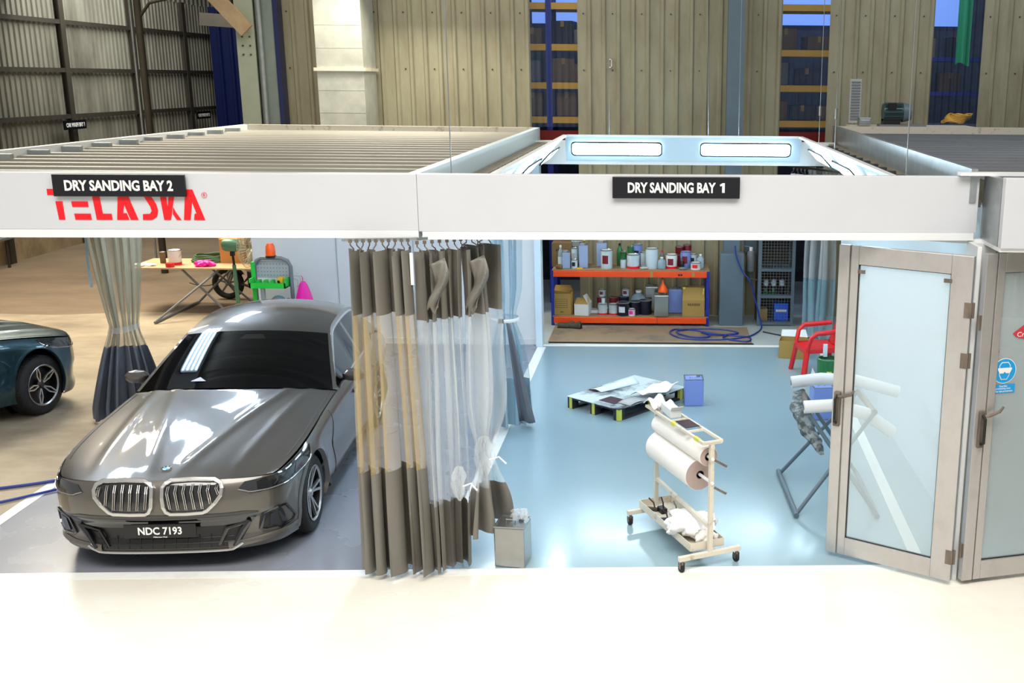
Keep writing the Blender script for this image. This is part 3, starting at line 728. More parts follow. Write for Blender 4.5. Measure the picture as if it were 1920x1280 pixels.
def wheel(par, cx, cy, cz, sg, R, style, T, steer=0):
    wt = MB(); hw = .122
    Mr = Matrix.Translation((cx, cy, cz)) @ Matrix.Rotation(steer, 4, 'Z') @ Matrix.Rotation(pi/2*sg, 4, 'Y')
    prof = [(.245, -hw+.01), (R-.035, -hw-.004), (R-.014, -hw+.012), (R-.004, -hw+.03), (R-.004, hw-.03), (R-.014, hw-.012), (R-.035, hw+.004), (.25, hw-.004), (.243, hw-.03)]
    wt.lathe(prof, n=56, M=Mr, cap=False)
    for k in range(64):   # tread blocks
        q = 2*pi*k/64
        for z0, z1 in ((-.095, -.055), (-.045, -.005), (.005, .045), (.055, .095)):
            wt.add([Mr @ Vector((rr*cos(q+dq+z*.8), rr*sin(q+dq+z*.8), z)) for rr in (R-.004, R+.0015) for z in (z0, z1) for dq in (0, .062)], [(4, 5, 7, 6), (0, 1, 5, 4), (2, 3, 7, 6), (0, 2, 6, 4), (1, 3, 7, 5)])
    ty = wt.build('tyre', m_rubber, par, smooth=True, angle=50)
    rb = MB(); rb.lathe([(.243, hw-.002), (.252, hw+.002), (.244, hw+.006), (.230, hw-.008)], n=48, M=Mr, cap=False)
    rb.build('rim', m_rim, ty, smooth=True)
    rb = MB(); rb.lathe([(.230, hw-.008), (.226, -hw+.02)], n=48, M=Mr, cap=False); rb.build('rim_barrel', m_black, ty, smooth=True)
    rb = MB(); rb.lathe([(.0, hw-.085), (.226, hw-.085)], n=40, M=Mr, cap=False); rb.build('brake_disc', m_black, ty)
    sp = MB()
    zf = hw-.006
    for k in range(5):
        q0 = 2*pi*k/5+.31
        if style == 'double':
            arms = [(-.13, -.19, .011), (.13, .19, .011)]
        else:
            arms = [(-.2, -.1, .009), (.2, .1, .009)]
        for (a0, a1, hwid) in arms:
            for (r0, r1, z0, z1, aa, ab) in ((.045, .14, zf-.035, zf-.02, a0*.9, a0*.5+a1*.5) , (.14, .235, zf-.02, zf-.004, a0*.5+a1*.5, a1)):
                if style == 'petal' and r0 < .1: aa, ab = a0*.5, a0*1.0
                if style == 'petal' and r0 > .1: aa, ab = a0*1.0, a1*.4
                p0 = Mr @ Vector((r0*cos(q0+aa), r0*sin(q0+aa), z0)); p1 = Mr @ Vector((r1*cos(q0+ab), r1*sin(q0+ab), z1))
                nrm = (Mr.to_3x3() @ Vector((0, 0, 1)))
                sp.bar(p0, p1, .024 if style == 'double' else .016, .022, up=nrm)
    sp.build('spokes', m_rim, ty)
    hb = MB(); hb.lathe([(0, zf-.01), (.028, zf-.01), (.034, zf-.018), (.06, zf-.035), (.062, zf-.07)], n=24, M=Mr, cap=False); hb.build('hub_cap', m_rim if style == 'double' else m_black, ty, smooth=True)
    return ty
def car(root, paint, style, T=(1, 1, 1), details=True):
    tx, ty_, tz = T
    def X3(mb):
        mb.v = [Vector((v.x*tx, v.y*ty_, v.z*tz)) for v in mb.v]; return mb
    # --- body shell: front face, sides, tail
    mb = MB()
    def front(u, v):
        a = -AC+2*AC*u; z0 = .165; z1 = ztop(a)
        z = z0+(z1-z0)*v
        return (a, XF(a, z), z)
    mb.grid(front, 60, 30)
    XE = 5.0; xs0 = XF(AC, .5)
    NU, NV = 190, 32
    for sg in (-1, 1):
        def side(u, v):
            s = AC+(XE-.2)*u
            Xa = XF(AC, .5)+(s-AC)
            z0 = .165 if Xa < .6 or Xa > 4.2 else .165+.03*min(1, (Xa-.6)/.3)
            z1 = zs_(Xa); z = z0+(z1-z0)*v
            p = wall(s, z, 0, 1)
            return (p.x*sg, p.y, p.z)
        def keep(u, v):
            p = side(u, v); return not arch(p[1], p[2], .418)
        mb.grid(side, NU, NV, keep)
    # tail
    mb.grid(lambda u, v: ((-1+2*u)*(Ws(5.0, .5)), 5.02+.06*(1-abs(-1+2*u)**3), .2+(.93-.2)*v), 16, 8)
    X3(mb).build('body', paint, root, smooth=True, angle=40, weld=True)
    for sg in (-1, 1):          # rolled arch lips
        for xc in (.88, 3.87):
            ml = MB()
            def lip(u, v):
                an = -.38+u*(pi+.76); r = .392+.052*v
                X = xc+r*cos(an); z = max(.17, .35+r*sin(an))
                s_ = AC+(X-XF(AC, .5)); zz = min(z, zs_(X)-.01)
                p = Vector((Ws(X, zz)+(AC-Ws(XF(AC, zz), zz))*max(0, 1-(s_-AC)/.15)**2 + (.006*(1-.75*max(0, v-.4)) if v > .1 else -.03), X, zz))
                return (p.x*sg, p.y, p.z)
            ml.grid(lip, 60, 5)
            X3(ml).build('arch_lip', paint, root, smooth=True, angle=40)
    # inner arch liners
    for sg in (-1, 1):
        for xc in (.88, 3.87):
            ml = MB()
            ml.grid(lambda u, v: (sg*(.88-.32*v), xc+.40*cos(-.45+u*(pi+.9)), .35+.40*sin(-.45+u*(pi+.9))), 24, 2)
            ml.add([(sg*.56, xc+.42*cos(a/20*2*pi), .35+.42*sin(a/20*2*pi)) for a in range(20)], [tuple(range(20))])
            X3(ml).build('arch_liner', m_black, root)
    # underbody so no light leaks
    ml = MB(); ml.box(-.72, .72, .35, 4.9, .17, .20); X3(ml).build('underbody', m_black, root)
    # hood
    mb = MB(); mb.grid(lambda u, v: hood_pt(v, -1+2*u), 100, 60); X3(mb).build('hood', paint, root, smooth=True, angle=60)
    # hood shut line
    for sg in (-1, 1):
        mb = MB(); pts = []
        for k in range(30):
            u = .16+.80*k/29; p = hood_pt(u, .955); pts.append((sg*p.x, p.y, p.z+.001))
        mb.tube(pts, .0035, 5); X3(mb).build('shut_line', m_black, root)
    # cabin
    A, B = .015, .295
    def cabm(mb, u0, u1, t0, t1, nu, nt, sides=(1, -1), off=0):
        for sg in sides:
            mb.grid(lambda a, b: (lambda p: (p.x*sg, p.y, p.z))(cab(u0+(u1-u0)*a, t0+(t1-t0)*b)), nu, nt)
        return mb
    mb = MB(); cabm(mb, 0, .30, 0, .578, 20, 14); X3(mb).build('windscreen', m_glass, root, smooth=True, weld=True)
    mb = MB(); cabm(mb, .30, .74, 0, .6, 30, 16); cabm(mb, 0, .30, .578, .6, 20, 3); cabm(mb, .74, 1, .54, .6, 12, 3); cabm(mb, 0, 1, .6, .63, 60, 2); X3(mb).build('roof', paint, root, smooth=True, weld=True, angle=50)
    mb = MB(); cabm(mb, .74, 1, 0, .54, 12, 10); X3(mb).build('rear_window', m_glass, root, smooth=True, weld=True)
    for sg in (1, -1):
        mb = MB(); cabm(mb, .03, .86, .648, .975, 50, 8, (sg,)); X3(mb).build('side_window', m_glass, root, smooth=True)
        mb = MB(); cabm(mb, .04, .95, .63, .648, 60, 2, (sg,)); cabm(mb, .06, .9, .975, 1.0, 60, 2, (sg,)); X3(mb).build('window_trim', m_chrome, root, smooth=True)
        mb = MB(); cabm(mb, .86, 1, .655, 1, 10, 4, (sg,)); cabm(mb, 0, .03, .655, 1, 4, 4, (sg,)); cabm(mb, .455, .475, .655, .97, 2, 6, (sg,)); X3(mb).build('pillar', paint if sg else paint, root, smooth=True)
        # filler between belt and side top, mirror, door seams, handles
        mb = MB()
        mb.grid(lambda a, b: (lambda X, : (sg*(Ws(X, zs_(X))+.002-.09*b), X, zs_(X)-.004+.012*b))(2.0+2.98*a), 40, 2)
        X3(mb).build('belt_line', paint, root, smooth=True)
        mb = MB(); c0 = Vector((sg*.985, 2.42, 1.03))
        mb.lathe([(0.0, -.055), (.06, -.05), (.085, -.02), (.088, .02), (.06, .06), (0, .075)], n=20, M=Matrix.Translation(c0) @ Matrix.Diagonal((1.25, .72, 1, 1)), cap=False)
        mir = X3(mb).build('mirror', paint, root, smooth=True)
        mb = MB(); mb.bar((sg*.86, 2.44, .985), (sg*.93, 2.43, 1.0), .07, .025); X3(mb).build('mirror_arm', m_black, mir)
        mb = MB()
        for Xd in (1.62, 2.78, 3.72):
            mb.tube([(sg*(Ws(Xd, z)+.001), Xd+.02*sin(z*3), z) for z in [.24+.06*k for k in range(13)] if z < zs_(Xd)-.01], .0035, 5)
        X3(mb).build('door_seam', m_black, root)
        for Xd in (2.55, 3.55):
            mb = MB(); mb.bar((sg*(Ws(Xd, .80)+.012), Xd, .815), (sg*(Ws(Xd, .80)+.012), Xd+.2, .82), .02, .03); X3(mb).build('door_handle', paint, root, bevel=.005)
        if details: 
            mb = MB(); mb.tube([(sg*(Ws(X, .26)+.002), X, .25) for X in [1.35+.1*k for k in range(21)]], .022, 6); X3(mb).build('sill', m_black, root)
    # back deck (boot lid) and cowl
    mb = MB(); mb.grid(lambda u, v: ((-1+2*u)*(Ws(4.72+.32*v, .93)-.01), 4.72+.34*v, .955+.09*(1-v)*(1-abs(-1+2*u)**2.5)+.02*(1-abs(-1+2*u)**2)), 20, 8); X3(mb).build('boot_lid', paint, root, smooth=True)
    mb = MB(); mb.grid(lambda u, v: ((-1+2*u)*.82, 1.93+.13*(-1+2*u)**2+.14*v, .985-.04*(-1+2*u)**2+.015*v), 24, 2); X3(mb).build('cowl', m_black, root, smooth=True)
    mb = MB(); mb.prism([(0, 0), (.19, 0), (.16, .055), (.13, .06)], lambda a, b, d: (d, 3.98+a, 1.44+b), -.018, .018); X3(mb).build('roof_antenna', paint, root, bevel=.006)
    # headlamps
    HL = [(.56, .710), (.60, .762), (.70, .768), (.775, .768), (.85, .782), (.93, .796), (1.02, .812), (1.12, .826), (1.26, .842), (1.31, .805), (1.28, .740), (1.15, .705), (.99, .682), (.88, .668), (.76, .662), (.64, .668)]
    for sg in (-1, 1):
        mb = MB(); n = len(HL); cx = sum(p[0] for p in HL)/n
        # build as strips: upper and lower edges resampled
        up = [p for p in HL[1:9]]; lo = [HL[0]]+HL[:8:-1]
        def edge(E, f): 
            return interp(f, E)
        up_ = [(p[0], p[1]) for p in HL[:9]]; lo_ = [HL[0]]+[p for p in HL[:8:-1]]
        def hp(u, v, off):
            s = .56+(1.31-.56)*u
            zl = interp(s, lo_); zu = interp(s, up_)
            return wall(s, zl+(zu-zl)*v, off, sg)
        mb.grid(lambda u, v: hp(u, v, .007), 36, 8); mb.grid(lambda u, v: hp(u, v, -.004), 36, 8)
        hl = X3(mb).build('headlamp', m_head, root, smooth=True, angle=60)
        mb = MB()
        mb.tube([Vector(hp(u, .10, .010)) for u in [k/30*.97 for k in range(31)]], .005, 6)
        X3(mb).build('light_bar', m_headw, hl)
        mb = MB()
        for (u0, u1) in ((.30, .52), (.58, .78)):
            mb.grid(lambda a, b: hp(u0+(u1-u0)*a+.05*b, .30+.4*b, .009), 6, 3)
        X3(mb).build('optic', m_head, hl, solid=.003)
    wz = .355
    for sg in (1, -1):
        for i, xc in enumerate((.88, 3.87)):
            wheel(root, sg*.80*tx, xc*ty_, wz if tz == 1 else .362, sg, wz if tz == 1 else .362, style, T, math.radians(18) if (style == 'petal' and i == 0) else 0)
    if not details: return
    # --- grille
    def onf(a, z, off): return wall(abs(a), z, off, 1 if a >= 0 else -1)
    ko = [(.030, .735), (.060, .775), (.12, .800), (.30, .806), (.50, .798), (.565, .768), (.585, .715), (.575, .65), (.52, .575), (.445, .505), (.40, .487), (.25, .480), (.11, .482), (.065, .505), (.038, .56), (.030, .65)]
    def shrink(P, d):
        cx = sum(p[0] for p in P)/len(P); cz = sum(p[1] for p in P)/len(P); o = []
        n = len(P)
        for k in range(n):
            p0, p1, p2 = Vector(P[k-1]), Vector(P[k]), Vector(P[(k+1) % n])
            t = (p2-p0).normalized(); nn = Vector((-t.y, t.x))
            if nn.dot(Vector((cx, cz))-p1) < 0: nn = -nn
            o.append(tuple(p1+nn*d))
        return o
    ko = [(p[0]*.80, .53+(p[1]-.48)*.86) for p in ko]
    for sg in (-1, 1):
        F = lambda a, b, d: wall(a, b, d, sg)
        def gridpoly(P, d, nz=14, na=14):
            # fill polygon by rows
            zs = [p[1] for p in P]; z0, z1 = min(zs)+.001, max(zs)-.001
            mbx = MB()
            def ext(z):
                xs = []
                for k in range(len(P)):
                    (a0, b0), (a1, b1) = P[k-1], P[k]
                    if (b0-z)*(b1-z) <= 0 and b0 != b1: xs.append(a0+(a1-a0)*(z-b0)/(b1-b0))
                return min(xs), max(xs)
            def f(u, v):
                z = z0+(z1-z0)*v; l, r = ext(z); return F(l+(r-l)*u, z, d)
            mbx.grid(f, na, nz); return mbx, ext
        mi, ext = gridpoly(shrink(ko, .024), .012)
        gr = mi.build('grille', m_blackg, root, smooth=True, label='black kidney-shaped grille')
        mb = MB(); mb.ring(ko, shrink(ko, .028), F, -.01, .034); mb.build('grille_frame', m_chrome, gr, bevel=.006)
        inn = shrink(ko, .032)
        for k in range(7):
            a = .078+.057*k
            zz = [p[1] for p in inn]
            def zext(a):
                z_ = []
                for q in range(len(inn)):
                    (a0, b0), (a1, b1) = inn[q-1], inn[q]
                    if (a0-a)*(a1-a) <= 0 and a0 != a1: z_.append(b0+(b1-b0)*(a-a0)/(a1-a0))
                return (min(z_), max(z_)) if len(z_) > 1 else None
            e = zext(a)
            if not e: continue
            zl, zh = e; zl += .012; zh -= .008
            mb = MB()
            for da in (-.0065, .0065):
                zm = zl+(zh-zl)*.72
                mb.tube([F(a+da, zh, .016), F(a+da-.004, zm, .034), F(a+da+.012, zl, .018)], .0032, 6)
            mb.build('grille_slat', m_chrome, gr)
        # side air intake
        SI = [(.70, .47), (.80, .505), (.875, .50), (.93, .36), (.90, .315), (.80, .285), (.70, .295), (.665, .325)]
        mb = MB(); mb.prism(SI, F, -.01, .004); ai = mb.build('air_intake', m_black, root, label='black side air intake')
        mb = MB(); mb.ring(SI, shrink(SI, .02), F, -.005, .012); mb.build('intake_rim', m_blackg, ai)
        mb = MB(); mb.prism([(.745, .45), (.80, .455), (.84, .34), (.79, .305), (.73, .33)], F, .004, .01); mb.build('intake_blade', m_head, ai)
        # lower painted blade
        mb = MB(); mb.grid(lambda u, v: F(.46+.50*u, (.205+.06*u)*(1-v)+v*(.255+.035*u), .018-.010*v), 12, 4); mb.build('front_blade', paint, root, smooth=True)
    # lower centre: gloss black mask, recessed mesh, side struts, silver lip
    def trap(b0, b1, w0, w1, d, nu=30, nv=6, m=None, nm='x', par=root, bow=0):
        mb = MB(); mb.grid(lambda u, v: onf((-1+2*u)*(w0+(w1-w0)*v), b0+(b1-b0)*v+bow*(1-(2*u-1)**2), d), nu, nv); return mb
    mb = trap(.41, .50, .63, .69, .008); lm = mb.build('lower_mask', m_blackg, root, smooth=True)
    mb = trap(.50, .525, .69, .60, .006); mb.build('mask_top', m_blackg, lm, smooth=True)
    mb = trap(.215, .41, .53, .63, .003, 30, 8); lg = mb.build('lower_grille', m_black, root, smooth=True)
    mb = MB()
    for k in range(-5, 6): mb.bar(onf(k*.085, .225, .006), onf(k*.085, .33, .006), .006, .006)
    for z in (.26, .30): mb.tube([onf(-.5+k*.05, z, .006) for k in range(21)], .003, 5)
    mb.build('mesh_bars', m_black, lg)
    for sg in (-1, 1):
        mb = MB(); mb.tube([wall(.615, .43, .014, sg), wall(.565, .36, .02, sg), wall(.50, .225, .016, sg)], [.02, .024, .014], 6); mb.build('strut', m_blackg, lg)
        mb = MB(); mb.tube([wall(.60, .42, .012, sg), wall(.46, .385, .018, sg), wall(.40, .24, .012, sg)], [.014, .016, .01], 6); mb.build('inner_strut', m_blackg, lg)
    mb = MB(); mb.tube([onf(-.56+k*.0373, .192+(.05*max(0, abs(-.56+k*.0373)-.48)/.08), .012) for k in range(31)], .013, 8); mb.build('front_lip', m_chrome, root, smooth=True)
    # number plate
    p = MB(); yp = XF(0, .40)-.045
    p.box(-.26, .26, yp-.012, yp, .335, .455); pl = p.build('number_plate', m_black, root, bevel=.004)
    p = MB(); p.box(-.1, .1, yp, yp+.06, .36, .43); p.build('plate_bracket', m_black, pl)
    text_mesh('lettering', 'NDC 7193', .088, m_signw, frontM(-.0, yp-.013, .398), pl, bold=.002, width=.315)
    text_mesh('small_lettering', 'Millennium Welt', .016, m_signw, frontM(0, yp-.013, .345), pl, width=.10)
    # round badge on the hood
    q = hood_pt(.085, 0); a = hood_pt(.07, 0); b = hood_pt(.1, 0); tdir = (b-a).normalized()
    N_ = Vector((0, -tdir.z, tdir.y)); U_ = tdir
    Bf = lambda x, y, h: q+Vector((1, 0, 0))*x+U_*y+N_*h
    circ = lambda r, a0=0, a1=2*pi, n=28: [(r*cos(a0+(a1-a0)*k/n), r*sin(a0+(a1-a0)*k/n)) for k in range(n if abs(a1-a0-2*pi) < .01 else n+1)]
    mb = MB(); mb.prism(circ(.041), Bf, -.004, .004); bd = mb.build('badge', m_black, root, label='round badge with blue and white quarters')
    mb = MB(); mb.ring(circ(.043), circ(.040), Bf, -.002, .006); mb.build('badge_rim', m_chrome, bd)
    mb = MB(); mb.ring(circ(.028), circ(.0262), Bf, .003, .006); mb.build('badge_inner_rim', m_chrome, bd)
    for k in range(4):
        mb = MB(); mb.prism([(0, 0)]+circ(.026, k*pi/2, (k+1)*pi/2, 8), Bf, .003, .0052); mb.build('badge_quarter', m_cyan if k % 2 == 1 else m_signw, bd)
    for k, ch in enumerate('BMW'):
        an = pi/2+(1-k)*.75
        Mx = Matrix((( 1, 0, 0, 0), (0, U_.y, N_.y, 0), (0, U_.z, N_.z, 0), (0, 0, 0, 1)))
        Mt = Matrix.Translation(Bf(.034*cos(an), .034*sin(an), .0045)) @ Mx @ Matrix.Rotation(an-pi/2, 4, 'Z')
        text_mesh('badge_letter', ch, .014, m_signw, Mt, bd, depth=.0015)
    # paper slip behind the windscreen foot and sensor pod at its top
    mb = MB(); p0 = cab(.035, .14); mb.prism([(0, 0), (.13, .0), (.07, .05)], lambda a, b, d: (-.40+a, p0.y-.005+b, p0.z-.003+b*.55+d), .004, .007); mb.build('paper_slip', m_wp, root, label='small white slip at the foot of the windscreen')
    mb = MB(); c1 = cab(.27, .05); mb.prism([(-.12, -.05), (.12, -.05), (.08, .02), (-.08, .02)], lambda a, b, d: (a, c1.y+b, c1.z+.46*b+d), .001, .003); mb.build('sensor_cover', m_blackg, root)

car1 = thing('car', 'bronze-grey saloon car parked nose first in the left bay under the red lettering', 'car', (-4.10, 8.09, 0), math.radians(4.0))
car1.scale = (1.10, 1, 1)
car(car1, m_paint, 'double')
hd = math.radians(62)
ca2 = thing('car', 'teal car at the left edge, only its front wheel and wing in view', 'car', (0, 0, 0), 0)
# heading 62 deg from +x; nose of the model points to local -y
T2 = (.97, .80, 1.10)
rz2 = hd+pi/2
# front right wheel of the model (as driver) is at local (-.80*.97, .88*.88); world target (-7.75, 12.33)
lx, ly = -.86*T2[0]-.05, .88*T2[1]
gx, gy = -7.52, 12.36
ca2.location = (gx-(lx*cos(rz2)-ly*sin(rz2)), gy-(lx*sin(rz2)+ly*cos(rz2)), 0)
ca2.rotation_euler = (0, 0, rz2)
car(ca2, m_teal, 'petal', T2, details=False)

# ---------------------------------------------------------------- curtains
def curtain(name, lb, A, B, ztop, zs, mats, nple, amp, wf=None, cf=None, af=None, seed=0, grp=None, hooks=0, turns=None, zbf=None, nv=14):
    """A,B top ends (x,y); zs: list of band limits going down; wf(z)->width factor, cf(z)->(dx,dy) drift, af(z)->fold factor"""
    rnd = random.Random(seed)
    A = Vector(A); B = Vector(B); d = B-A; L = d.length; dn = d/L; n = Vector((dn.y, -dn.x)); C0 = (A+B)/2
    ph = [rnd.uniform(0, 6.28) for _ in range(6)]; fr = [rnd.uniform(.7, 1.4) for _ in range(6)]
    t = thing(name, lb, 'curtain', (C0.x, C0.y, 0), 0, grp)
    def P(u, z):
        w_ = wf(z) if wf else 1; a_ = af(z) if af else 1; c_ = cf(z) if cf else (0, 0)
        du = .22/nple*sin(2*pi*u*1.7+ph[3])
        k = 2*pi*nple*(u+du)
        s = (u-.5)*L*w_ + .35*amp*a_*sin(2*k+ph[0])*min(1, nple/6)
        f = amp*a_*(sin(k)+.35*sin(k*fr[0]*.53+ph[1]+z*.6)+.18*sin(k*1.9+ph[2]+z*1.3))
        f += .02*sin(z*3+ph[4]+u*5)*a_
        zz = z
        if z < .3 and zbf: zz = z+zbf(u)
        p = C0+dn*(s+c_[0])+n*(f+c_[1])
        return Vector((p.x, p.y, zz))
    parts = []
    for (z1, z0, nm, m) in zs:
        mb = MB(); mb.grid(lambda u, v: P(u, z1+(z0-z1)*v), int(nple*18), nv)
        parts.append(mb.build(nm, m, t, world=True, smooth=True, angle=80))
    if hooks:
        for k in range(hooks):
            p = P((k+.5)/hooks, ztop)
            q = C0+dn*((k+.5)/hooks-.5)*L
            mb = MB(); mb.tube([(p.x, p.y, ztop-.03), (p.x, p.y, ztop+.01), (q.x, q.y, ztop+.04), (q.x, q.y, ztop+.075)], .005, 6)
            mb.box(q.x-.012, q.x+.012, q.y-.008, q.y+.008, ztop+.06, ztop+.085)
            mb.build('hook', m_alud, t, world=True)
    return t, P
# 1: warm grey curtain with yellowed window, left half of the front pair
c1, P1 = curtain('vinyl_curtain', 'grey vinyl curtain with yellowed clear middle hanging beside the bronze car', (-2.42, 8.06), (-1.95, 8.14), 2.72,
    [(2.72, 2.22, 'top_band', m_tap), (2.22, .95, 'clear_panel', m_clY), (.95, .05, 'bottom_band', m_tap)], None, 4.6, .08,
    wf=lambda z: 1+.26*(2.7-z)/2.7, af=lambda z: 1+.35*(2.7-z)/2.7, cf=lambda z: (.0+.005*(2.7-z), 0), seed=3, grp='curtains', hooks=10)
# 2: right half: clear middle, knotted tails
def tie(z, zt, wmin, sp=.22): return 1-(1-wmin)*math.exp(-((z-zt)/sp)**2)
c2, P2 = curtain('vinyl_curtain', 'grey topped curtain with clear middle, in front of the knotted one', (-1.93, 8.12), (-1.62, 8.30), 2.70,
    [(2.70, 2.16, 'top_band', m_tap), (2.16, .62, 'clear_panel', m_clW), (.62, .04, 'bottom_band', m_tap)], None, 4.5, .07,
    wf=lambda z: .95, af=lambda z: 1, cf=lambda z: (.02, 0), seed=8, grp='curtains', hooks=6)
c3, P3 = curtain('vinyl_curtain', 'grey topped curtain whose clear middle is tied into a knot beside the metal can', (-1.62, 8.30), (-1.42, 8.62), 2.70,
    [(2.70, 2.16, 'top_band', m_tap), (2.16, .66, 'clear_panel', m_clW), (.66, .28, 'bottom_band', m_tap)], None, 3.5, .08,
    wf=lambda z: tie(z, .92, .45, .3)*(1.0+.35*max(0, (.9-z))), af=lambda z: tie(z, .92, .3, .3)+.5*max(0, .9-z), cf=lambda z: (.03*math.sin(z), 0), seed=12, grp='curtains', hooks=6)
for (t, c, s) in ((c3, (-1.50, 8.42, .93), 1.0), (c2, (-1.66, 8.15, .80), .8)):
    mb = MB(); rnd = random.Random(4)
    mb.grid(lambda u, v: (c[0]+s*.06*(1+.4*sin(5*u*2*pi+v*7)+.25*sin(8*u*2*pi-v*11))*sin(v*pi)**.6*cos(2*pi*u)*(1.2-.7*v), c[1]+s*.055*(1+.35*sin(7*u*2*pi+v*5))*sin(v*pi)*sin(2*pi*u), c[2]+s*(.16*cos(v*pi)+.03*sin(u*2*pi*6+v*4))), 40, 16)
    mb.build('knot', m_clW, t, world=True, smooth=True)
    mb = MB(); mb.tube([(c[0]+.06*s, c[1]-.06, c[2]), (c[0]+.14*s, c[1]-.07, c[2]+.03), (c[0]+.2*s, c[1]-.07, c[2]-.03)], .008, 6); mb.build('cord', m_wp, t, world=True)
# crumpled flaps of the top bands
for (t, x, y, z, s) in ((c2, -1.74, 8.10, 2.62, 1), (c3, -1.49, 8.37, 2.60, 1.1)):
    mb = MB()
    mb.grid(lambda u, v: (x+s*((-.06+.12*u)*(1-.3*v)+.04*sin(v*5)), y-.05-.05*sin(u*pi)-.03*sin(v*8+u*6), z-.36*v*s+.03*sin(u*8)*v+.05*u*(1-v)), 14, 16)
    mb.build('folded_flap', m_tap, t, world=True, smooth=True, solid=.004)
mb = MB(); mb.grid(lambda u, v: (-1.60+.22*u+.05*sin(v*4), 8.34+.2*u-.05*sin(v*3), .62-.40*v*(1-.2*u)), 8, 10); 
# small white hem at top left of the pair
mb = MB(); mb.box(-1.955, -1.93, 8.09, 8.10, 2.45, 2.70); mb.build('edge_strip', m_wp, c2, world=True)
# 4: curtain gathered halfway down the left side of the blue bay
c4, P4 = curtain('vinyl_curtain', 'pale blue curtain gathered and belted at the left edge of the blue floor', (-1.99, 11.85), (-1.66, 12.05), 2.72,
    [(2.72, 2.45, 'top_band', m_tapb), (2.45, .60, 'clear_panel', m_clB), (.60, .03, 'bottom_band', m_tapb)], None, 5, .08,
    wf=lambda z: tie(z, 1.33, .62)*(1+.35*max(0, 1.3-z)), af=lambda z: tie(z, 1.33, .4), seed=21, grp='curtains', hooks=5)
mb = MB(); mb.lathe([(.155, 1.31), (.16, 1.33), (.155, 1.35)], n=24, c=(-1.825, 11.95, 0), cap=False); mb.build('tie_belt', m_wp, c4, world=True)
mb = MB(); mb.box(-1.88, -1.82, 11.77, 11.79, 1.31, 1.36); mb.build('buckle', m_black, c4, world=True)
mb = MB(); mb.grid(lambda u, v: (-1.80+.05*u+.12*v+.14*u*v, 11.86-.05*u+.04*sin(u*7)*v, 1.30-1.18*v), 6, 10); mb.build('loose_tail', m_tapd, c4, world=True, smooth=True, solid=.006)
# 5: left side curtain of the grey bay
c5, P5 = curtain('vinyl_curtain', 'slate grey curtain tied at the waist between the teal car and the bronze car', (-6.63, 12.15), (-6.08, 12.3), 2.75,
    [(2.75, 2.60, 'top_band', m_tapd), (2.60, .90, 'clear_panel', m_clG), (.90, .03, 'bottom_band', m_tapd)], None, 6, .10,
    wf=lambda z: (.50+.50*max(0, min(1, (z-1.1)/1.1))**.8 if z > 1.1 else .50+.95*min(1, (1.1-z)/.95)**.75), af=lambda z: .55+.45*abs(z-1.12), cf=lambda z: (-.02*(z < 1.1)*(1.1-z), 0), seed=31, grp='curtains', hooks=6)
mb = MB(); mb.grid(lambda u, v: (-6.35+.17*cos(2*pi*u), 12.23+.12*sin(2*pi*u), 1.08+.07*v+.03*cos(2*pi*u)), 24, 3); mb.build('tie_belt', m_clW, c5, world=True, smooth=True)
mb = MB(); mb.grid(lambda u, v: (-6.70+.03*sin(v*5)+.10*v, 12.1+.06*u, 2.72-1.1*v), 4, 10); mb.build('edge_strip', m_tapb, c5, world=True, smooth=True)
# 6: clear curtain by the chair, 7: curtain heads at the back right corner
c6, P6 = curtain('vinyl_curtain', 'clear plastic curtain hanging behind the red chair', (2.22, 16.6), (2.60, 16.3), 2.72,
    [(2.72, 1.0, 'clear_panel', m_clW), (1.0, .05, 'bottom_band', m_clB)], None, 4, .07, seed=41, grp='curtains')
c7, P7 = curtain('vinyl_curtain', 'row of white curtain pleats with hooks inside the back right corner', (1.95, 16.6), (2.60, 15.4), 2.62,
    [(2.62, 2.2, 'top_band', m_whitec)], None, 9, .05, seed=51, grp='curtains', hooks=14)
mb = MB(); mb.bar((1.9, 16.62, 2.73), (2.62, 15.3, 2.73), .03, .03); tag(mb.build('curtain_rail', m_black), 'dark curtain rail in the back right corner of the right bay', 'rail')
mb = MB(); mb.bar((-2.46, 8.07, 2.80), (-1.90, 8.16, 2.80), .03, .02); mb.bar((-1.90, 8.14, 2.80), (-1.38, 8.66, 2.80), .03, .02); tag(mb.build('curtain_track', m_galv), 'steel curtain track under the middle of the canopies', 'rail')

# ---------------------------------------------------------------- doors
def door_leaf(lb, hx, hy, fx, fy, H, frame, extra=0, flip=1, pane_lb=None, handle='free'):
    """hinged at (hx,hy), free edge at (fx,fy)"""
    dx, dy = fx-hx, fy-hy; L = math.hypot(dx, dy); rz = math.atan2(dy, dx)
    t = thing('glazed_door', lb, 'door', (hx, hy, 0), rz, 'folding glazed doors')
    W = .17
    mb = MB(); mb.box(0, W, -.025, .025, .04, H); mb.build('stile', frame, t, bevel=.004)
    mb = MB(); mb.box(L-W*.55, L-.0, -.03, .03, .04, H); mb.box(L-W*1.0, L-W*.62, -.025, .025, .04, H); mb.box(L-W*.62, L-W*.55, -.01, .01, .04, H); mb.build('stile', frame, t, bevel=.004)
    mb = MB(); mb.box(W, L-W, -.025, .025, H-.15, H); mb.build('top_rail', frame, t, bevel=.004)
    mb = MB(); mb.box(W, L-W, -.025, .025, .04, .20); mb.build('bottom_rail', frame, t, bevel=.004)
    mb = MB(); mb.box(W-.002, L-W+.002, -.004, .004, .19, H-.14); mb.build('pane', m_frost, t)
    mb = MB(); mb.ring([(W, .20), (L-W, .20), (L-W, H-.15), (W, H-.15)], [(W+.006, .206), (L-W-.006, .206), (L-W-.006, H-.156), (W+.006, H-.156)], lambda a, b, d: (a, d, b), -.012, .012); mb.build('gasket', m_black, t)
    return t, L
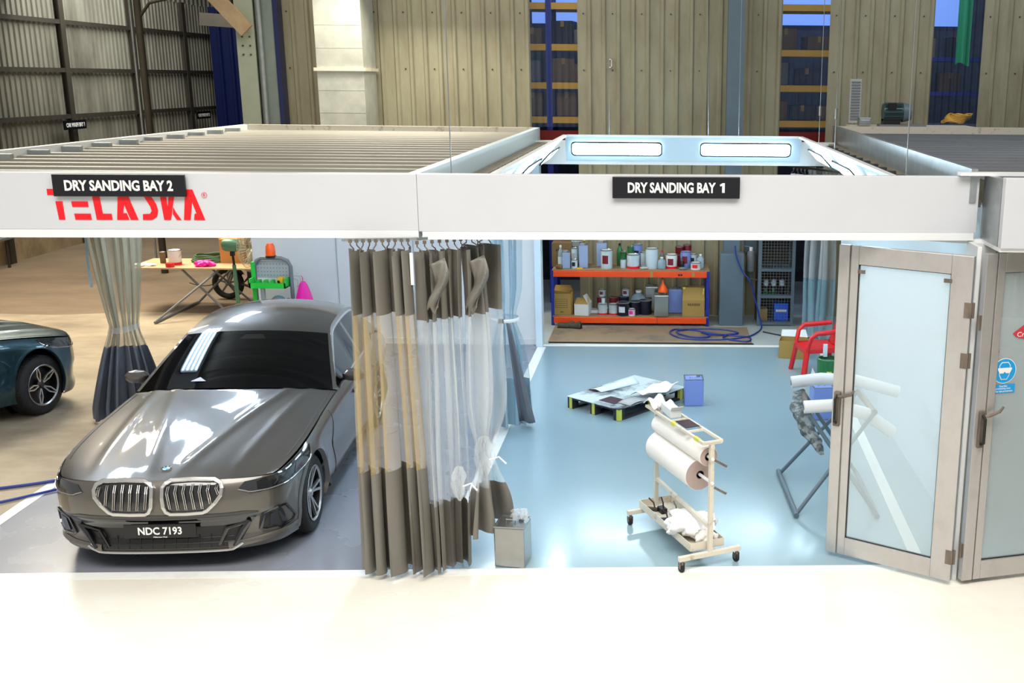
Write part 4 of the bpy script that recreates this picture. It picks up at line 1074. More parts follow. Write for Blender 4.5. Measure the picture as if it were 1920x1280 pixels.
# front leaf: hinge on the right (2.40, 8.02), free edge at (1.47, 8.60)
d1, L1 = door_leaf('open frosted glass door leaf in a scuffed aluminium frame, left of the two', 2.36, 8.02, 1.43, 8.60, 2.72, m_alu)
s = -1
def handle(t, x, sy, zc=1.34):
    mb = MB(); mb.box(x-.028, x+.028, .025*sy, .055*sy, zc-.15, zc+.15); h = mb.build('lock_case', m_alud, t, bevel=.006)
    mb = MB(); mb.tube([(x, .05*sy, zc-.12), (x, .09*sy, zc-.10), (x, .09*sy, zc+.10), (x, .05*sy, zc+.12)], .012, 8); mb.build('pull', m_black, h)
    mb = MB(); mb.tube([(x, .05*sy, zc+.11), (x-.05, .07*sy, zc+.12), (x-.13, .075*sy, zc+.15), (x-.16, .08*sy, zc+.19)], [.012, .014, .013, .009], 8); mb.build('lever', m_alud, h, smooth=True)
    return h
handle(d1, L1-.05, 1, 1.34)
for z in (.25, 1.9, 2.3):
    mb = MB(); mb.cyl((-.01, .0, z-.06), (-.01, .0, z+.06), .014, n=10); mb.box(-.01, .05, .024, .03, z-.06, z+.06); mb.build('hinge', m_alud, d1)
mb = MB(); mb.box(.16, .22, .02, .035, 2.50, 2.53); mb.box(L1-.23, L1-.17, .02, .035, 2.50, 2.53); mb.build('pane_clip', m_alud, d1)
# right leaf
d2, L2 = door_leaf('frosted glass door leaf carrying a blue goggles sticker, at the right edge', 3.58, 8.34, 2.44, 8.04, 2.74, m_alu)
handle(d2, L2-.06, 1, 1.34)
mb = MB()
for z in (.3, 2.2): mb.cyl((L2+.012, 0, z-.06), (L2+.012, 0, z+.06), .014, n=10)
mb.build('hinge', m_alud, d2)
# leaf local: +x runs from the right to the left edge, outside face is +y
def stick(name, m, polyfn, x, z, lb=None, off=.006, par=None):
    mb = MB(); mb.prism(polyfn, lambda a, b, d: (x-a, off+d, z+b), 0, .0015); o = mb.build(name, m, par or d2)
    if lb: o['label'] = lb
    return o
cir = lambda r, n=36, sx=1, sy=1: [(r*sx*cos(2*pi*k/n), r*sy*sin(2*pi*k/n)) for k in range(n)]
sx_, sz_ = L2-.245, 1.80
st = stick('safety_sticker', m_cyan, cir(.098), sx_, sz_, 'round blue sticker with a white head wearing goggles')
stick('sticker_rim', m_signw, cir(.103), sx_, sz_, off=.0055, par=st)
stick('face', m_signw, [(-.048, .045), (-.05, .0), (-.044, -.035), (-.025, -.07), (.025, -.07), (.044, -.035), (.05, .0), (.048, .045), (.03, .072), (-.03, .072)], sx_, sz_, off=.008, par=st)
stick('face_fill', m_cyan, [(-.043, .043), (-.045, .0), (-.039, -.033), (-.022, -.064), (.022, -.064), (.039, -.033), (.045, .0), (.043, .043), (.027, .066), (-.027, .066)], sx_, sz_, off=.009, par=st)
stick('goggles', m_signw, [(-.062, .026), (-.062, .014), (-.045, -.018), (-.012, -.018), (0, -.004), (.012, -.018), (.045, -.018), (.062, .014), (.062, .026)], sx_, sz_, off=.011, par=st)
stick('caption_strip', m_cyan, [(-.105, -.035), (.105, -.035), (.105, .035), (-.105, .035)], sx_, 1.655, 'blue caption strip', par=st)
LM = lambda x, z, off: Matrix.Translation((x, off, z)) @ Matrix.Rotation(pi, 4, 'Z') @ Matrix.Rotation(pi/2, 4, 'X')
for k, tx_ in enumerate(('Guardian', 'protecting men', 'Wear eye protection')): text_mesh('caption_lettering', tx_, .022, m_signw, LM(sx_, 1.677-.022*k, .0085), st, depth=.001, width=(.07, .13, .17)[k])
cr = stick('red_sticker', m_cromr, [(-.13, .0), (-.02, .075), (.13, .03), (.14, -.045), (-.02, -.05), (-.10, -.03)], L2-.42, 2.10, 'red sticker with white lettering')
text_mesh('lettering', 'Cromax', .055, m_signw, LM(L2-.43, 2.09, .0085), cr, depth=.001, width=.20)
rs = stick('small_red_mark', m_red, [(-.02, 0), (-.02, .012), (-.012, .024), (0, .028), (.012, .024), (.02, .012), (.02, 0), (.01, 0), (.008, .012), (0, .016), (-.008, .012), (-.01, 0)], L2-.165, 1.955)
text_mesh('lettering', 'AXALTA', .012, m_red, LM(L2-.165, 1.945, .0075), rs, depth=.001, width=.045)
# door post between the leaves
mb = MB(); mb.box(2.395, 2.43, 8.10, 8.30, 0, 2.78); mb.box(2.40, 2.60, 8.30, 8.42, 0, 2.78)
tag(mb.build('door_post', m_white, bevel=.003), 'white post standing behind the joint of the two glass doors', 'post')
mb = MB(); mb.prism([(1.0, 8.98), (1.0, 9.02), (2.55, 8.40), (2.55, 8.34)], lambda x, y, z: (x, y, z), 2.76, 2.80)
tag(mb.build('door_track', m_white), 'thin overhead track above the left glass door leaf', 'rail')

# ---------------------------------------------------------------- paper roll stand
st0 = Vector((.30, 8.42, 0))    # front foot centre, frame runs back-left to (-.12, 9.45)
rzS = math.atan2(9.42-8.30, -.13-.40)    # direction of the long axis
sd = thing('paper_stand', 'white tubular trolley holding two large paper rolls on the blue floor', 'stand', (.40, 8.32, 0), rzS)
LS = 1.08
def leg_set(x, s):
    mb = MB(); mb.box(x-.02, x+.02, -.29, .29, .105, .145); o = mb.build('foot_bar', m_cream2, sd, bevel=.003)
    for y in (-.26, .26):
        c = MB(); c.cyl((x, y, .07), (x, y, .11), .014, n=8); c.box(x-.012, x+.03, y-.022, y-.017, .035, .085); c.box(x-.012, x+.03, y+.017, y+.022, .035, .085)
        cc = c.build('caster', m_alud, sd)
        wv = MB(); wv.tube([(x+.012, y-.014, .038), (x+.012, y+.014, .038)], .037, 20); wv.build('caster_wheel', m_rubber, cc)
leg_set(0, 1); leg_set(LS, -1)
for x, nm in ((.0, 'front'), (LS, 'rear')):
    mb = MB(); mb.box(x-.018, x+.018, -.018, .018, .14, 1.10)
    for z in (.45, 1.07): mb.cyl((x-.022, 0, z), (x+.022, 0, z), .02, n=10)
    mb.build('upright', m_cream2, sd)
mb = MB(); mb.bar((.0, .0, .36), (LS, .0, .42), .03, .03); mb.build('cross_brace', m_cream2, sd)
mb = MB()
for (y0, y1) in ((-.16, -.155), (.155, .16)): mb.box(.05, LS+.02, y0, y1, .15, .22)
mb.box(.05, LS+.02, -.16, .16, .148, .153); mb.box(.045, .05, -.16, .16, .15, .22); mb.box(LS+.02, LS+.025, -.16, .16, .15, .22)
mb.build('bottom_tray', m_cream2, sd)
mb = MB()
for y in (-.085, .085): mb.bar((-.02, y, 1.12), (LS+.04, y, 1.12), .022, .022)
for x in (-.01, .3, .62, .9, LS+.03): mb.bar((x, -.085, 1.12), (x, .085, 1.12), .018, .018)
mb.box(-.02, .05, -.09, .09, 1.10, 1.108)
mb.build('top_rack', m_cream2, sd)
for (xa, xb) in ((.05, .14), (.50, .58)): mb = MB(); mb.box(xa, xb, .072, .098, 1.105, 1.134); mb.build('tape_strip', m_tape, sd, label='yellow tape on the top rack')
# spindles (parts) and rolls (things)
for (z, y) in ((.97, .0), (.76, .0)):
    mb = MB(); mb.cyl((-.03, y*.2, z), (LS+.03, y, z), .014, n=10); mb.build('spindle', m_wp, sd)
for z in (.94, .70):
    mb = MB(); mb.bar((-.02, -.02, z+.02), (-.03, -.13, z-.05), .004, .02); mb.build('cutter_bracket', m_alud, sd)
def roll(lb, z, R, x0, x1, y):
    t = thing('paper_roll', lb, 'paper roll', st0, 0, 'paper rolls on the trolley')
    t.location = sd.location+Vector((0, 0, z)); t.rotation_euler = (0, 0, rzS)
    Mx = Matrix.Translation((x0, y, 0)) @ Matrix.Rotation(pi/2, 4, 'Y')
    mb = MB(); mb.lathe([(R-.004, 0.001), (R, .003), (R, x1-x0-.003), (R-.004, x1-x0-.001)], n=48, M=Mx, cap=False); mb.build('paper', m_paper, t, smooth=True, angle=30)
    for zz, nm in ((0, 'a'), (x1-x0, 'b')):
        mb = MB(); mb.ring(cir(R-.003, 48), cir(.036, 48), lambda a, b, d: Mx @ Vector((a, b, zz+d)), -.001, .001); mb.build('roll_end', m_papere, t)
    mb = MB(); mb.lathe([(.036, 0.0), (.036, x1-x0), (.03, x1-x0), (.03, 0), (.036, 0)], n=32, M=Mx, cap=False); mb.build('core', m_black, t)
    return t
roll('narrower white masking paper roll on the upper spindle of the trolley', .97, .082, .05, LS-.06, 0.0)
roll('thick white masking paper roll on the lower spindle of the trolley', .76, .138, .20, LS-.06, .0)
# things in the tray and on the rack
def onS(x, y, z): 
    v = Matrix.Rotation(rzS, 3, 'Z') @ Vector((x, y, z)); return sd.location+v
def blob(name, lb, cat, c, r, m, seed=1, sq=(1, 1, 1), grp=None, amp=.25, nu=48, nv=24):
    ph = [random.Random(seed*7+k).uniform(0, 6.28) for k in range(8)]
    mb = MB()
    def f(u, v):
        a, b = 2*pi*u, pi*v
        d = 1+amp*(.5*sin(3*a+ph[0])*sin(b*2+ph[1])+.3*sin(7*a+ph[2]+4*b)*sin(b)+.25*sin(11*a+ph[3])*sin(6*b+ph[4])*sin(b)+.15*sin(17*a+9*b+ph[5])*sin(b))
        return (c[0]+r*sq[0]*d*sin(b)*cos(a), c[1]+r*sq[1]*d*sin(b)*sin(a), max(c[2]+r*sq[2]*d*cos(b), c[2]-r*sq[2]*.75))
    mb.grid(f, nu, nv)
    return tag(mb.build(name, m, smooth=True, angle=50, weld=True), lb, cat, grp)
p = onS(.36, 0, .235); blob('crumpled_film', 'crumpled white plastic film heaped in the trolley tray', 'plastic film', (p.x, p.y, p.z+.02), .20, m_foam, 3, (1.05, 1.0, .5), amp=.4)
p = onS(.18, -.03, .20); blob('crumpled_paper', 'small crumple of white paper at the front end of the trolley tray', 'paper', (p.x, p.y, p.z+.01), .09, m_paper, 6, (1.2, .9, .6), amp=.4)
for k, (x, y, lx, ly, lz, m, lb) in enumerate(((.90, .02, .05, .03, .05, m_black, 'black tape dispenser in the rear of the trolley tray'), (.80, -.06, .04, .035, .04, m_grp, 'small grey metal clamp in the trolley tray'), (.98, .09, .06, .02, .03, m_dark, 'dark offcut in the rear corner of the trolley tray'), (.72, .08, .05, .03, .02, m_plum, 'plum coloured abrasive pad in the trolley tray'))):
    t = thing('tray_item', lb, 'tool', onS(x, y, .153), rzS+.4*k)
    mb = MB(); mb.box(-lx, lx, -ly, ly, 0, lz); mb.build('body', m, t, bevel=.006)
    mb = MB(); mb.tube([(-lx*.5, 0, lz), (-lx*.3, 0, lz+.05), (lx*.5, 0, lz+.09)], .007, 6); mb.build('grip', m, t)
t = thing('carton', 'small white carton lying on the top rack of the trolley', 'box', onS(.78, 0, 1.131), rzS-.1)
mb = MB(); mb.box(-.13, .13, -.05, .05, 0, .075); mb.build('body', m_wcard, t, bevel=.004)
mb = MB(); mb.add([(-.13, -.05, .076), (-.13, .05, .076), (-.17, .055, .11), (-.17, -.055, .11)], [(0, 1, 2, 3)]); mb.build('flap', m_wcard, t, solid=.003)
mb = MB(); p = onS(1.03, .0, 1.135)
R3 = Matrix.Translation(p) @ Matrix.Rotation(rzS, 4, 'Z')
mb.grid(lambda u, v: R3 @ Vector((-.13+.26*u, -.10+.20*v, .025+.03*sin(u*7+v*4)+.02*sin(v*9))), 12, 8)
tag(mb.build('paper_sheets', m_paper, smooth=True, solid=.004), 'crumpled white sheets draped over the rear end of the trolley rack', 'paper')
mb = MB(); mb.box(.36, .56, -.07, .06, 0, .006, Matrix.Translation(onS(0, 0, 1.131)) @ Matrix.Rotation(rzS, 4, 'Z'))
mb.box(.86, 1.0, -.08, .03, .0, .012, Matrix.Translation(onS(0, 0, 1.131)) @ Matrix.Rotation(rzS, 4, 'Z'))
tag(mb.build('abrasive_sheet', m_plum), 'dark plum abrasive sheets on the trolley rack', 'sheet')

# ---------------------------------------------------------------- pallet and things on it
pr = math.atan2(12.30-12.80, -.59+1.20)
pl = thing('pallet', 'low dark pallet with yellow-green taped corners and an oversprayed sheet on top', 'pallet', (-1.20, 12.80, 0), pr)
PW, PD = .86, 1.28
for k in range(3):
    mb = MB(); 
    mb.box(k*(PW-.09)/2, k*(PW-.09)/2+.09, 0, PD, 0, .02); mb.build('runner', m_plwood, pl)
for k in range(3):
    for j in range(3):
        mb = MB(); mb.box(k*(PW-.09)/2, k*(PW-.09)/2+.09, j*(PD-.1)/2, j*(PD-.1)/2+.1, .02, .12); b = mb.build('block', m_plwood, pl)
        if j == 0 or (k == 2):
            x_ = k*(PW-.09)/2; y_ = j*(PD-.1)/2
            mb = MB(); mb.box(x_+(.03 if k < 2 else .05)-.003*(k == 0)*0, x_+(.075 if k < 2 else .093), y_-.003, y_+.05, .004, .15); mb.build('tape_wrap', m_tape, b)
mb = MB()
for k in range(7): mb.box(0, PW, k*(PD-.1)/6, k*(PD-.1)/6+.1, .122, .145)
mb.build('deck_boards', m_plwood, pl)
mb = MB(); mb.box(-.01, PW+.01, -.01, PD+.01, .146, .152); mb.build('cover_sheet', m_spray, pl, label='pale sheet with dark overspray')
R4 = Matrix.Translation(pl.location) @ Matrix.Rotation(pr, 4, 'Z')
def onP(x, y, z=.153): return R4 @ Vector((x, y, z))
mb = MB(); mb.box(.42, .68, .12, .34, .153, .157, R4); tag(mb.build('abrasive_sheet', m_plum), 'dark plum abrasive sheet lying on the pallet', 'sheet')
mb = MB(); mb.grid(lambda u, v: R4 @ Vector((.02+.20*u+.1*v, .38+.62*v, .158+.07*sin(u*pi)*(.3+v*.7))), 6, 8); tag(mb.build('folded_sheet', m_white2, smooth=True, solid=.003), 'folded white sheet curling up on the left of the pallet', 'sheet')
mb = MB(); mb.grid(lambda u, v: R4 @ Vector((.60+.34*u+.05*sin(v*5), .50+.62*v, .17+.045*abs(sin(u*5+v*3))+.05*u)), 10, 10); tag(mb.build('crumpled_sheet', m_paper, smooth=True, solid=.003), 'crumpled white paper hanging over the right edge of the pallet', 'paper')
mb = MB(); mb.grid(lambda u, v: R4 @ Vector((.68+.2*u, .18+.5*v, .160+.02*sin(v*6))), 4, 6); tag(mb.build('foil_strip', m_lgrp, smooth=True, solid=.003), 'long pale strip near the front right corner of the pallet', 'sheet')
mb = MB(); mb.box(.03, .16, .36, .60, .153, .165, R4); tag(mb.build('dark_offcut', m_plum), 'dark offcut under the folded sheet on the pallet', 'offcut')

# ---------------------------------------------------------------- tins, cans, boxes
def square_can(lb, x, y, z, w_, d_, h, m, rz=0, grp=None, lidm=None, label_m=None):
    t = thing('square_can', lb, 'can', (x, y, z), rz, grp)
    mb = MB(); mb.box(-w_/2, w_/2, -d_/2, d_/2, 0, h); mb.build('body', m, t, bevel=.012)
    mb = MB(); mb.ring([(-w_/2, -d_/2), (w_/2, -d_/2), (w_/2, d_/2), (-w_/2, d_/2)], [(-w_/2+.01, -d_/2+.01), (w_/2-.01, -d_/2+.01), (w_/2-.01, d_/2-.01), (-w_/2+.01, d_/2-.01)], lambda a, b, d: (a, b, d), h-.002, h+.008); mb.build('rim', lidm or m_tinm, t)
    mb = MB(); mb.cyl((w_*.25, d_*.2, h), (w_*.25, d_*.2, h+.022), .024, n=16); mb.build('cap', lidm or m_tinm, t)
    mb = MB(); mb.tube([(-.05, -.02, h), (-.05, -.02, h+.03), (.03, -.02, h+.03), (.03, -.02, h)], .004, 6); mb.build('handle', m_tinm, t)
    if label_m: mb = MB(); mb.box(-w_*.4, w_*.4, -d_/2-.002, -d_/2, h*.25, h*.75); mb.build('label', label_m, t)
    return t
square_can('lilac-blue square can with a silver top standing right of the pallet', .38, 13.02, 0, .24, .24, .34, m_tinb, .05)
square_can('shiny bare metal square can at the foot of the knotted curtain', -1.27, 8.40, 0, .26, .26, .36, m_tinm, -.12)
mb = MB(); 
blob('crumpled_bag', 'small crumpled clear bag on top of the bare metal can', 'bag', (-1.21, 8.42, .42), .055, m_clW, 9, (1.2, 1, .9), amp=.5)
def pail(lb, x, y, z, r, h, m, band=None, handle=True, lid=None, grp='tins on the orange shelf', labelm=None, rot=0, wide=1.0):
    t = thing('paint_tin', lb, 'tin', (x, y, z), rot, grp)
    mb = MB(); mb.lathe([(r*.94, 0), (r*.96, .004), (r*wide, h-.012), (r*wide+.005, h-.008), (r*wide+.005, h-.001)], n=24); mb.build('body', m, t, smooth=True, angle=50)
    mb = MB(); mb.lathe([(r*wide+.006, h-.008), (r*wide+.007, h), (r*wide-.006, h+.004), (r*wide-.012, h-.003)], n=24); mb.build('lid', lid or m_tinm, t)
    if band: mb = MB(); mb.lathe([(r*.965, .004), (r*.965+.002, .006), (r*.975+.003, h*.18), (r*.97, h*.18)], n=24, cap=False); mb.build('band', band, t)
    if handle:
        mb = MB(); mb.tube([(r*1.02*cos(pi*(k/12)), -r*.4*0-(.9*r)*sin(pi*k/12)*.75-.01, h*.72-.9*r*sin(pi*k/12)) for k in range(13)], .003, 6); mb.build('handle', m_tinm, t)
    if labelm:
        mb = MB(); mb.grid(lambda u, v: ((r+.0025)*sin(-.7+1.0*u), -(r+.0025)*cos(-.7+1.0*u), h*(.28+.45*v)), 8, 1); mb.build('label', labelm, t, smooth=True)
    return t
def bottle(lb, x, y, z, r, h, m, cap, grp='bottles and cans on the orange shelf', labelm=None):
    t = thing('bottle', lb, 'bottle', (x, y, z), 0, grp)
    mb = MB(); mb.lathe([(r*.9, 0), (r, .01), (r, h*.62), (r*.85, h*.74), (r*.35, h*.86), (r*.33, h*.93)], n=18); mb.build('body', m, t, smooth=True, angle=60)
    mb = MB(); mb.lathe([(r*.4, h*.90), (r*.4, h*.985), (r*.36, h)], n=14); mb.build('cap', cap, t)
    if labelm: mb = MB(); mb.lathe([(r+.001, h*.15), (r+.0015, h*.5)], n=18, cap=False); mb.build('label', labelm, t, smooth=True)
    return t
# orange and blue shelf
SHX0, SHX1, SHY0, SHY1 = -1.86, .72, 17.40, 18.0
sh = thing('storage_shelf', 'long orange and blue steel shelf full of tins against the beige wall', 'shelf', (-.57, 17.4, 0))
for x in (SHX0, SHX1):
    for y in (SHY0, SHY1-.05):
        mb = MB(); mb.box(x-.025, x+.025, y, y+.05, 0, .93)
        mb.build('upright', m_bl, sh, world=True)
for y in (SHY0-.012, SHY1-.04):
    for (z0, z1) in ((.83, .93), (.05, .15)):
        mb = MB(); mb.box(SHX0+.02, SHX1-.02, y-.02, y+.02, z0, z1); mb.build('beam', m_or, sh, world=True, bevel=.006)
for z in (.93, .15):
    mb = MB(); mb.box(SHX0-.0, SHX1+.02, SHY0-.01, SHY1+.0, z+.001, z+.018); mb.build('shelf_board', m_ply, sh, world=True)
mb = MB(); mb.box(-.24, -.19, SHY0-.036, SHY0-.033, .83, .93); mb.box(.45, .50, SHY0-.036, SHY0-.033, .85, .92); mb.build('tape_patch', m_card, sh, world=True)
mb = MB(); mb.cyl((.24, SHY0-.036, .875), (.24, SHY0-.033, .875), .018, n=10); mb.cyl((.28, SHY0-.036, .875), (.28, SHY0-.033, .875), .018, n=10); mb.build('hole_mark', m_black, sh, world=True)
mb = MB(); mb.box(-.12, -.115, SHY0-.034, SHY0-.032, .05, .15); mb.build('joint_mark', m_black, sh, world=True)
ZT, ZB = .949, .169
def sx(px): return (px/1920*440+1000-1245)/2000*17.95   # reading of the shelf photograph crop turned into metres
TOPTINS = [  # px, row depth, r, h, body, band, handle, label, text
 (600, .15, .100, .31, m_tinw, None, False, m_tinr, 'tall white tin with a dark red label'),
 (815, .16, .105, .24, m_tinw, m_red, True, None, 'wide white pail with a red base band and wire handle'),
 (965, .17, .105, .34, m_tinw, None, False, None, 'tallest plain white tin'),
 (735, .22, .055, .15, m_tinw, None, False, None, 'small white tin under a stacked green one'),
 (900, .38, .060, .24, m_tinw, None, False, None, 'slim white tin behind the wide pail'),
 (845, .46, .080, .36, m_tinb, None, False, m_tinn, 'lilac tin in the back row'),
 (1125, .18, .095, .24, m_wp, m_red, True, m_tinr, 'white and red pail with a raised handle'),
 (1240, .30, .09, .27, m_tinb, None, True, m_tinr, 'lilac pail with a wire handle'),
 (1190, .42, .07, .20, m_tinr, None, False, None, 'dark red tin in the back row'),
 (1320, .10, .085, .12, m_wp, m_wp, False, m_red, 'low white tub with a red patch, front right'),
 (1300, .36, .065, .22, m_tinw, None, False, m_tinn, 'white tin with a navy patch near the right end'),
 (1360, .36, .065, .17, m_tinw, None, False, m_tinr, 'short white tin at the right end'),
 (340, .12, .055, .15, m_tinw, None, False, m_tinn, 'short white tin at the left front'),
 (335, .28, .055, .32, m_tinw, None, False, m_lgrp, 'slim white tin behind the short one at the left'),
]
for (px, dy, r, h, m, band, hd_, lab, tx_) in TOPTINS:
    pail(tx_+', on the upper board', sx(px), SHY0+dy, ZT, r, h, m, band, hd_, labelm=lab)
pail('small green tin stacked on a white one, upper board', sx(735), SHY0+.22, ZT+.155, .052, .12, m_dgreen, None, False)
pail('green tin behind the wide pail, upper board', sx(790), SHY0+.42, ZT, .055, .33, m_dgreen, None, False)
pail('dark red tin stacked on the back row, upper board right half', sx(1190), SHY0+.42, ZT+.205, .07, .13, m_tinr, None, False)
pail('second dark red tin raised at the back, behind the lilac pail', sx(1255), SHY0+.48, ZT, .07, .36, m_tinr, None, False)
for (px, dy, w_, h, m, lb) in ((275, .13, .13, .27, m_tin, 'pale blue square can near the left end'), (412, .20, .15, .38, m_tin, 'taller pale blue square can with scribbled marks'), (555, .36, .17, .40, m_tin, 'pale blue square can behind the tall white tin'), (350, .45, .20, .42, m_tinm, 'bare metal square can at the back left')):
    square_can(lb+', on the upper board', sx(px), SHY0+dy, ZT, w_, .14, h, m, .05, 'square cans on the orange shelf', label_m=None)
BT = [(228, .16, .045, .38, m_bot, m_wp, m_tinw, 'clear bottle with a pale label at the left end'), (1045, .12, .07, .20, m_bot, m_wp, None, 'squat cloudy bottle in the middle'), (1360, .20, .055, .24, m_bot, m_wp, None, 'clear bottle near the right end'), (1048, .35, .04, .28, m_grp, m_red, None, 'grey bottle with a red cap'), (700, .42, .05, .38, m_dgreen, m_black, None, 'dark green bottle at the back'), (1210, .16, .035, .15, m_black, m_grp, None, 'small dark bottle at the front'), (245, .40, .05, .3, m_dgreen, m_red, None, 'green bottle behind the left square can'), (410, .42, .05, .46, m_dgreen, m_yel, None, 'bottle with a yellow cap above the tall square can')]
for (px, dy, r, h, m, c, l, lb) in BT: bottle(lb+', upper board', sx(px), SHY0+dy, ZT, r, h, m, c, labelm=l)
t = thing('carton', 'brown cardboard box at the back left of the upper board', 'box', (sx(215), SHY0+.40, ZT), 0, 'cartons on the orange shelf')
mb = MB(); mb.box(-.13, .20, -.14, .14, 0, .40); mb.build('body', m_cardd, t); mb = MB(); mb.box(-.06, -.045, -.142, -.14, .26, .3); mb.box(-.03, -.015, -.142, -.14, .26, .3); mb.build('print_mark', m_black, t)
blob('crumpled_rag', 'pale crumpled rag on the upper board left of the tallest white tin', 'rag', (sx(905), SHY0+.07, ZT+.02), .05, m_lgrp, 11, (1.3, .8, .5))
blob('crumpled_rag', 'dark crumpled glove on the upper board near the right end', 'rag', (sx(1215), SHY0+.05, ZT+.02), .05, m_grp, 12, (1.4, .8, .5))
mb = MB(); mb.lathe([(.055, 0), (.055, .02), (.03, .02), (.03, 0), (.055, 0)], n=20, c=(sx(385), SHY0+.06, ZT), cap=False); tag(mb.build('tape_roll', m_yel), 'flat yellow tape roll at the left front of the upper board', 'tape')
blob('tangled_wire', 'pale tangle of wire at the left front of the upper board', 'wire', (sx(222), SHY0+.05, ZT+.03), .06, m_cardd, 15, (.9, .7, .7), amp=.5)
# lower board
t = thing('carton', 'open brown cardboard box at the left end of the lower board', 'box', (sx(248), SHY0+.22, ZB), 0, 'cartons on the orange shelf')
mb = MB(); mb.box(-.18, .13, -.15, .15, 0, .36); mb.box(.13, .15, -.10, .2, 0, .38); mb.build('body', m_card, t)
mb = MB(); mb.add([(-.18, -.15, .36), (.13, -.15, .36), (.10, -.2, .40), (-.16, -.21, .43)], [(0, 1, 2, 3)]); mb.build('flap', m_card, t, solid=.004)
mb = MB(); mb.add([(-.18, .15, .36), (.13, .15, .36), (.1, .2, .44), (-.16, .2, .44)], [(0, 1, 2, 3)]); mb.build('flap', m_card, t, solid=.004)
mb = MB()
for k in range(5): mb.box(-.13, .07, -.152, -.15, .12+.035*k, .125+.035*k)
mb.box(-.05, .0, -.152, -.15, .04, .055); mb.box(-.13, -.126, -.152, -.15, .12, .26); mb.box(.066, .07, -.152, -.15, .12, .26); mb.build('print_mark', m_dark, t)
t = thing('carton', 'open white carton with a brown flap on the lower board', 'box', (sx(415), SHY0+.13, ZB), -.15, 'cartons on the orange shelf')
mb = MB(); mb.box(-.14, .10, -.12, .14, 0, .19); mb.build('body', m_wcard, t)
mb = MB(); mb.add([(-.14, -.12, .19), (.10, -.12, .19), (.10, -.02, .28), (-.12, .0, .28)], [(0, 1, 2, 3)]); mb.build('flap', m_card, t, solid=.004)
mb = MB(); mb.add([(.10, -.12, .19), (.10, .14, .19), (.02, .12, .33), (.0, -.08, .33)], [(0, 1, 2, 3)]); mb.build('flap', m_wcard, t, solid=.004)
t = thing('carton', 'tall brown box with printed letters and yellow tape on the lower board', 'box', (sx(1308), SHY0+.20, ZB), 0, 'cartons on the orange shelf')
mb = MB(); mb.box(-.19, .18, -.18, .15, 0, .27); mb.box(-.19, .18, -.02, .15, .27, .46); mb.build('body', m_card, t)
mb = MB(); mb.add([(-.19, -.18, .27), (.18, -.18, .27), (.18, -.03, .46), (-.18, -.03, .46)], [(0, 1, 2, 3)]); mb.build('flap', m_card, t, solid=.004)
mb = MB(); mb.box(-.18, -.14, -.05, -.045, .36, .47); mb.box(.15, .175, -.11, -.10, .26, .46); mb.build('tape', m_tape, t)
text_mesh('print_mark', 'SIKKENS', .055, m_dark, frontM(0, -.183, .20), t, width=.20)
LOWT = [(567, .12, .085, .19, m_tinw, m_red, True, None, 'white pail with a red base left of the middle'), (655, .12, .085, .185, m_tinw, m_red, True, None, 'white pail with a red base in the middle'),
 (735, .08, .105, .22, m_tinn, m_tinn, True, m_tinw, 'navy tub with a grey lid and wire handle'), (830, .18, .10, .22, m_tinn, m_tinn, True, None, 'dark navy tub behind the small pink tin'), (915, .19, .105, .24, m_tinn, None, True, None, 'navy tub with a wire handle, rightmost of the dark tubs'),
 (805, .04, .06, .12, m_wp, None, False, m_pink, 'small white tin with a pink label at the front'), (545, .36, .07, .26, m_tinr, None, False, None, 'dark red tin at the back left'), (650, .38, .08, .25, m_tinr, None, False, None, 'dark red tin at the back middle'), (735, .38, .09, .27, m_tinn, None, False, m_tinr, 'dark tin at the back under a pale one')]
for (px, dy, r, h, m, band, hd_, lab, tx_) in LOWT: pail(tx_+', on the lower board', sx(px), SHY0+dy, ZB, r, h, m, band, hd_, labelm=lab, lid=m_grp if m is m_tinn else None)
pail('small red and white tin stacked high at the back, lower board centre', sx(750), SHY0+.38, ZB+.275, .06, .12, m_tinw, None, False, labelm=m_tinr)
pail('pale tin stacked on the dark red one, lower board left', sx(556), SHY0+.36, ZB+.265, .055, .12, m_tinw, None, False, labelm=m_tinr)
pail('small white tin on the lid of the left white pail, lower board', sx(572), SHY0+.12, ZB+.195, .032, .10, m_tinw, None, False)
square_can('bare metal square can under the orange funnel, lower board', sx(1045), SHY0+.07, ZB, .24, .22, .36, m_tinm, 0, 'square cans on the orange shelf')
square_can('lilac square can right of the bare metal one, lower board', sx(1160), SHY0+.36, ZB, .24, .2, .40, m_tinb, 0, 'square cans on the orange shelf')
square_can('bare metal square can at the back, lower board', sx(965), SHY0+.44, ZB, .22, .2, .43, m_tinm, 0, 'square cans on the orange shelf')
t = thing('funnel', 'bright orange cone shaped funnel upside down on the bare metal can', 'funnel', (sx(1057), SHY0+.08, ZB+.40))
mb = MB(); mb.lathe([(.078, 0), (.08, .04), (.04, .12), (.018, .15), (.013, .21)], n=20); mb.build('cone', m_orp, t, smooth=True)
mb = MB(); mb.lathe([(.084, .0), (.084, .012)], n=20); mb.build('rim', m_orp, t)
bottle('large cloudy jug at the back of the lower board', sx(855), SHY0+.42, ZB, .13, .36, m_bot, m_wp)
mb = MB(); mb.box(sx(500)-.10, sx(500)+.10, SHY0+.2, SHY0+.4, ZB, ZB+.05); tag(mb.build('flat_carton', m_wcard, bevel=.004), 'flat pale carton left of the white pails on the lower board', 'box')
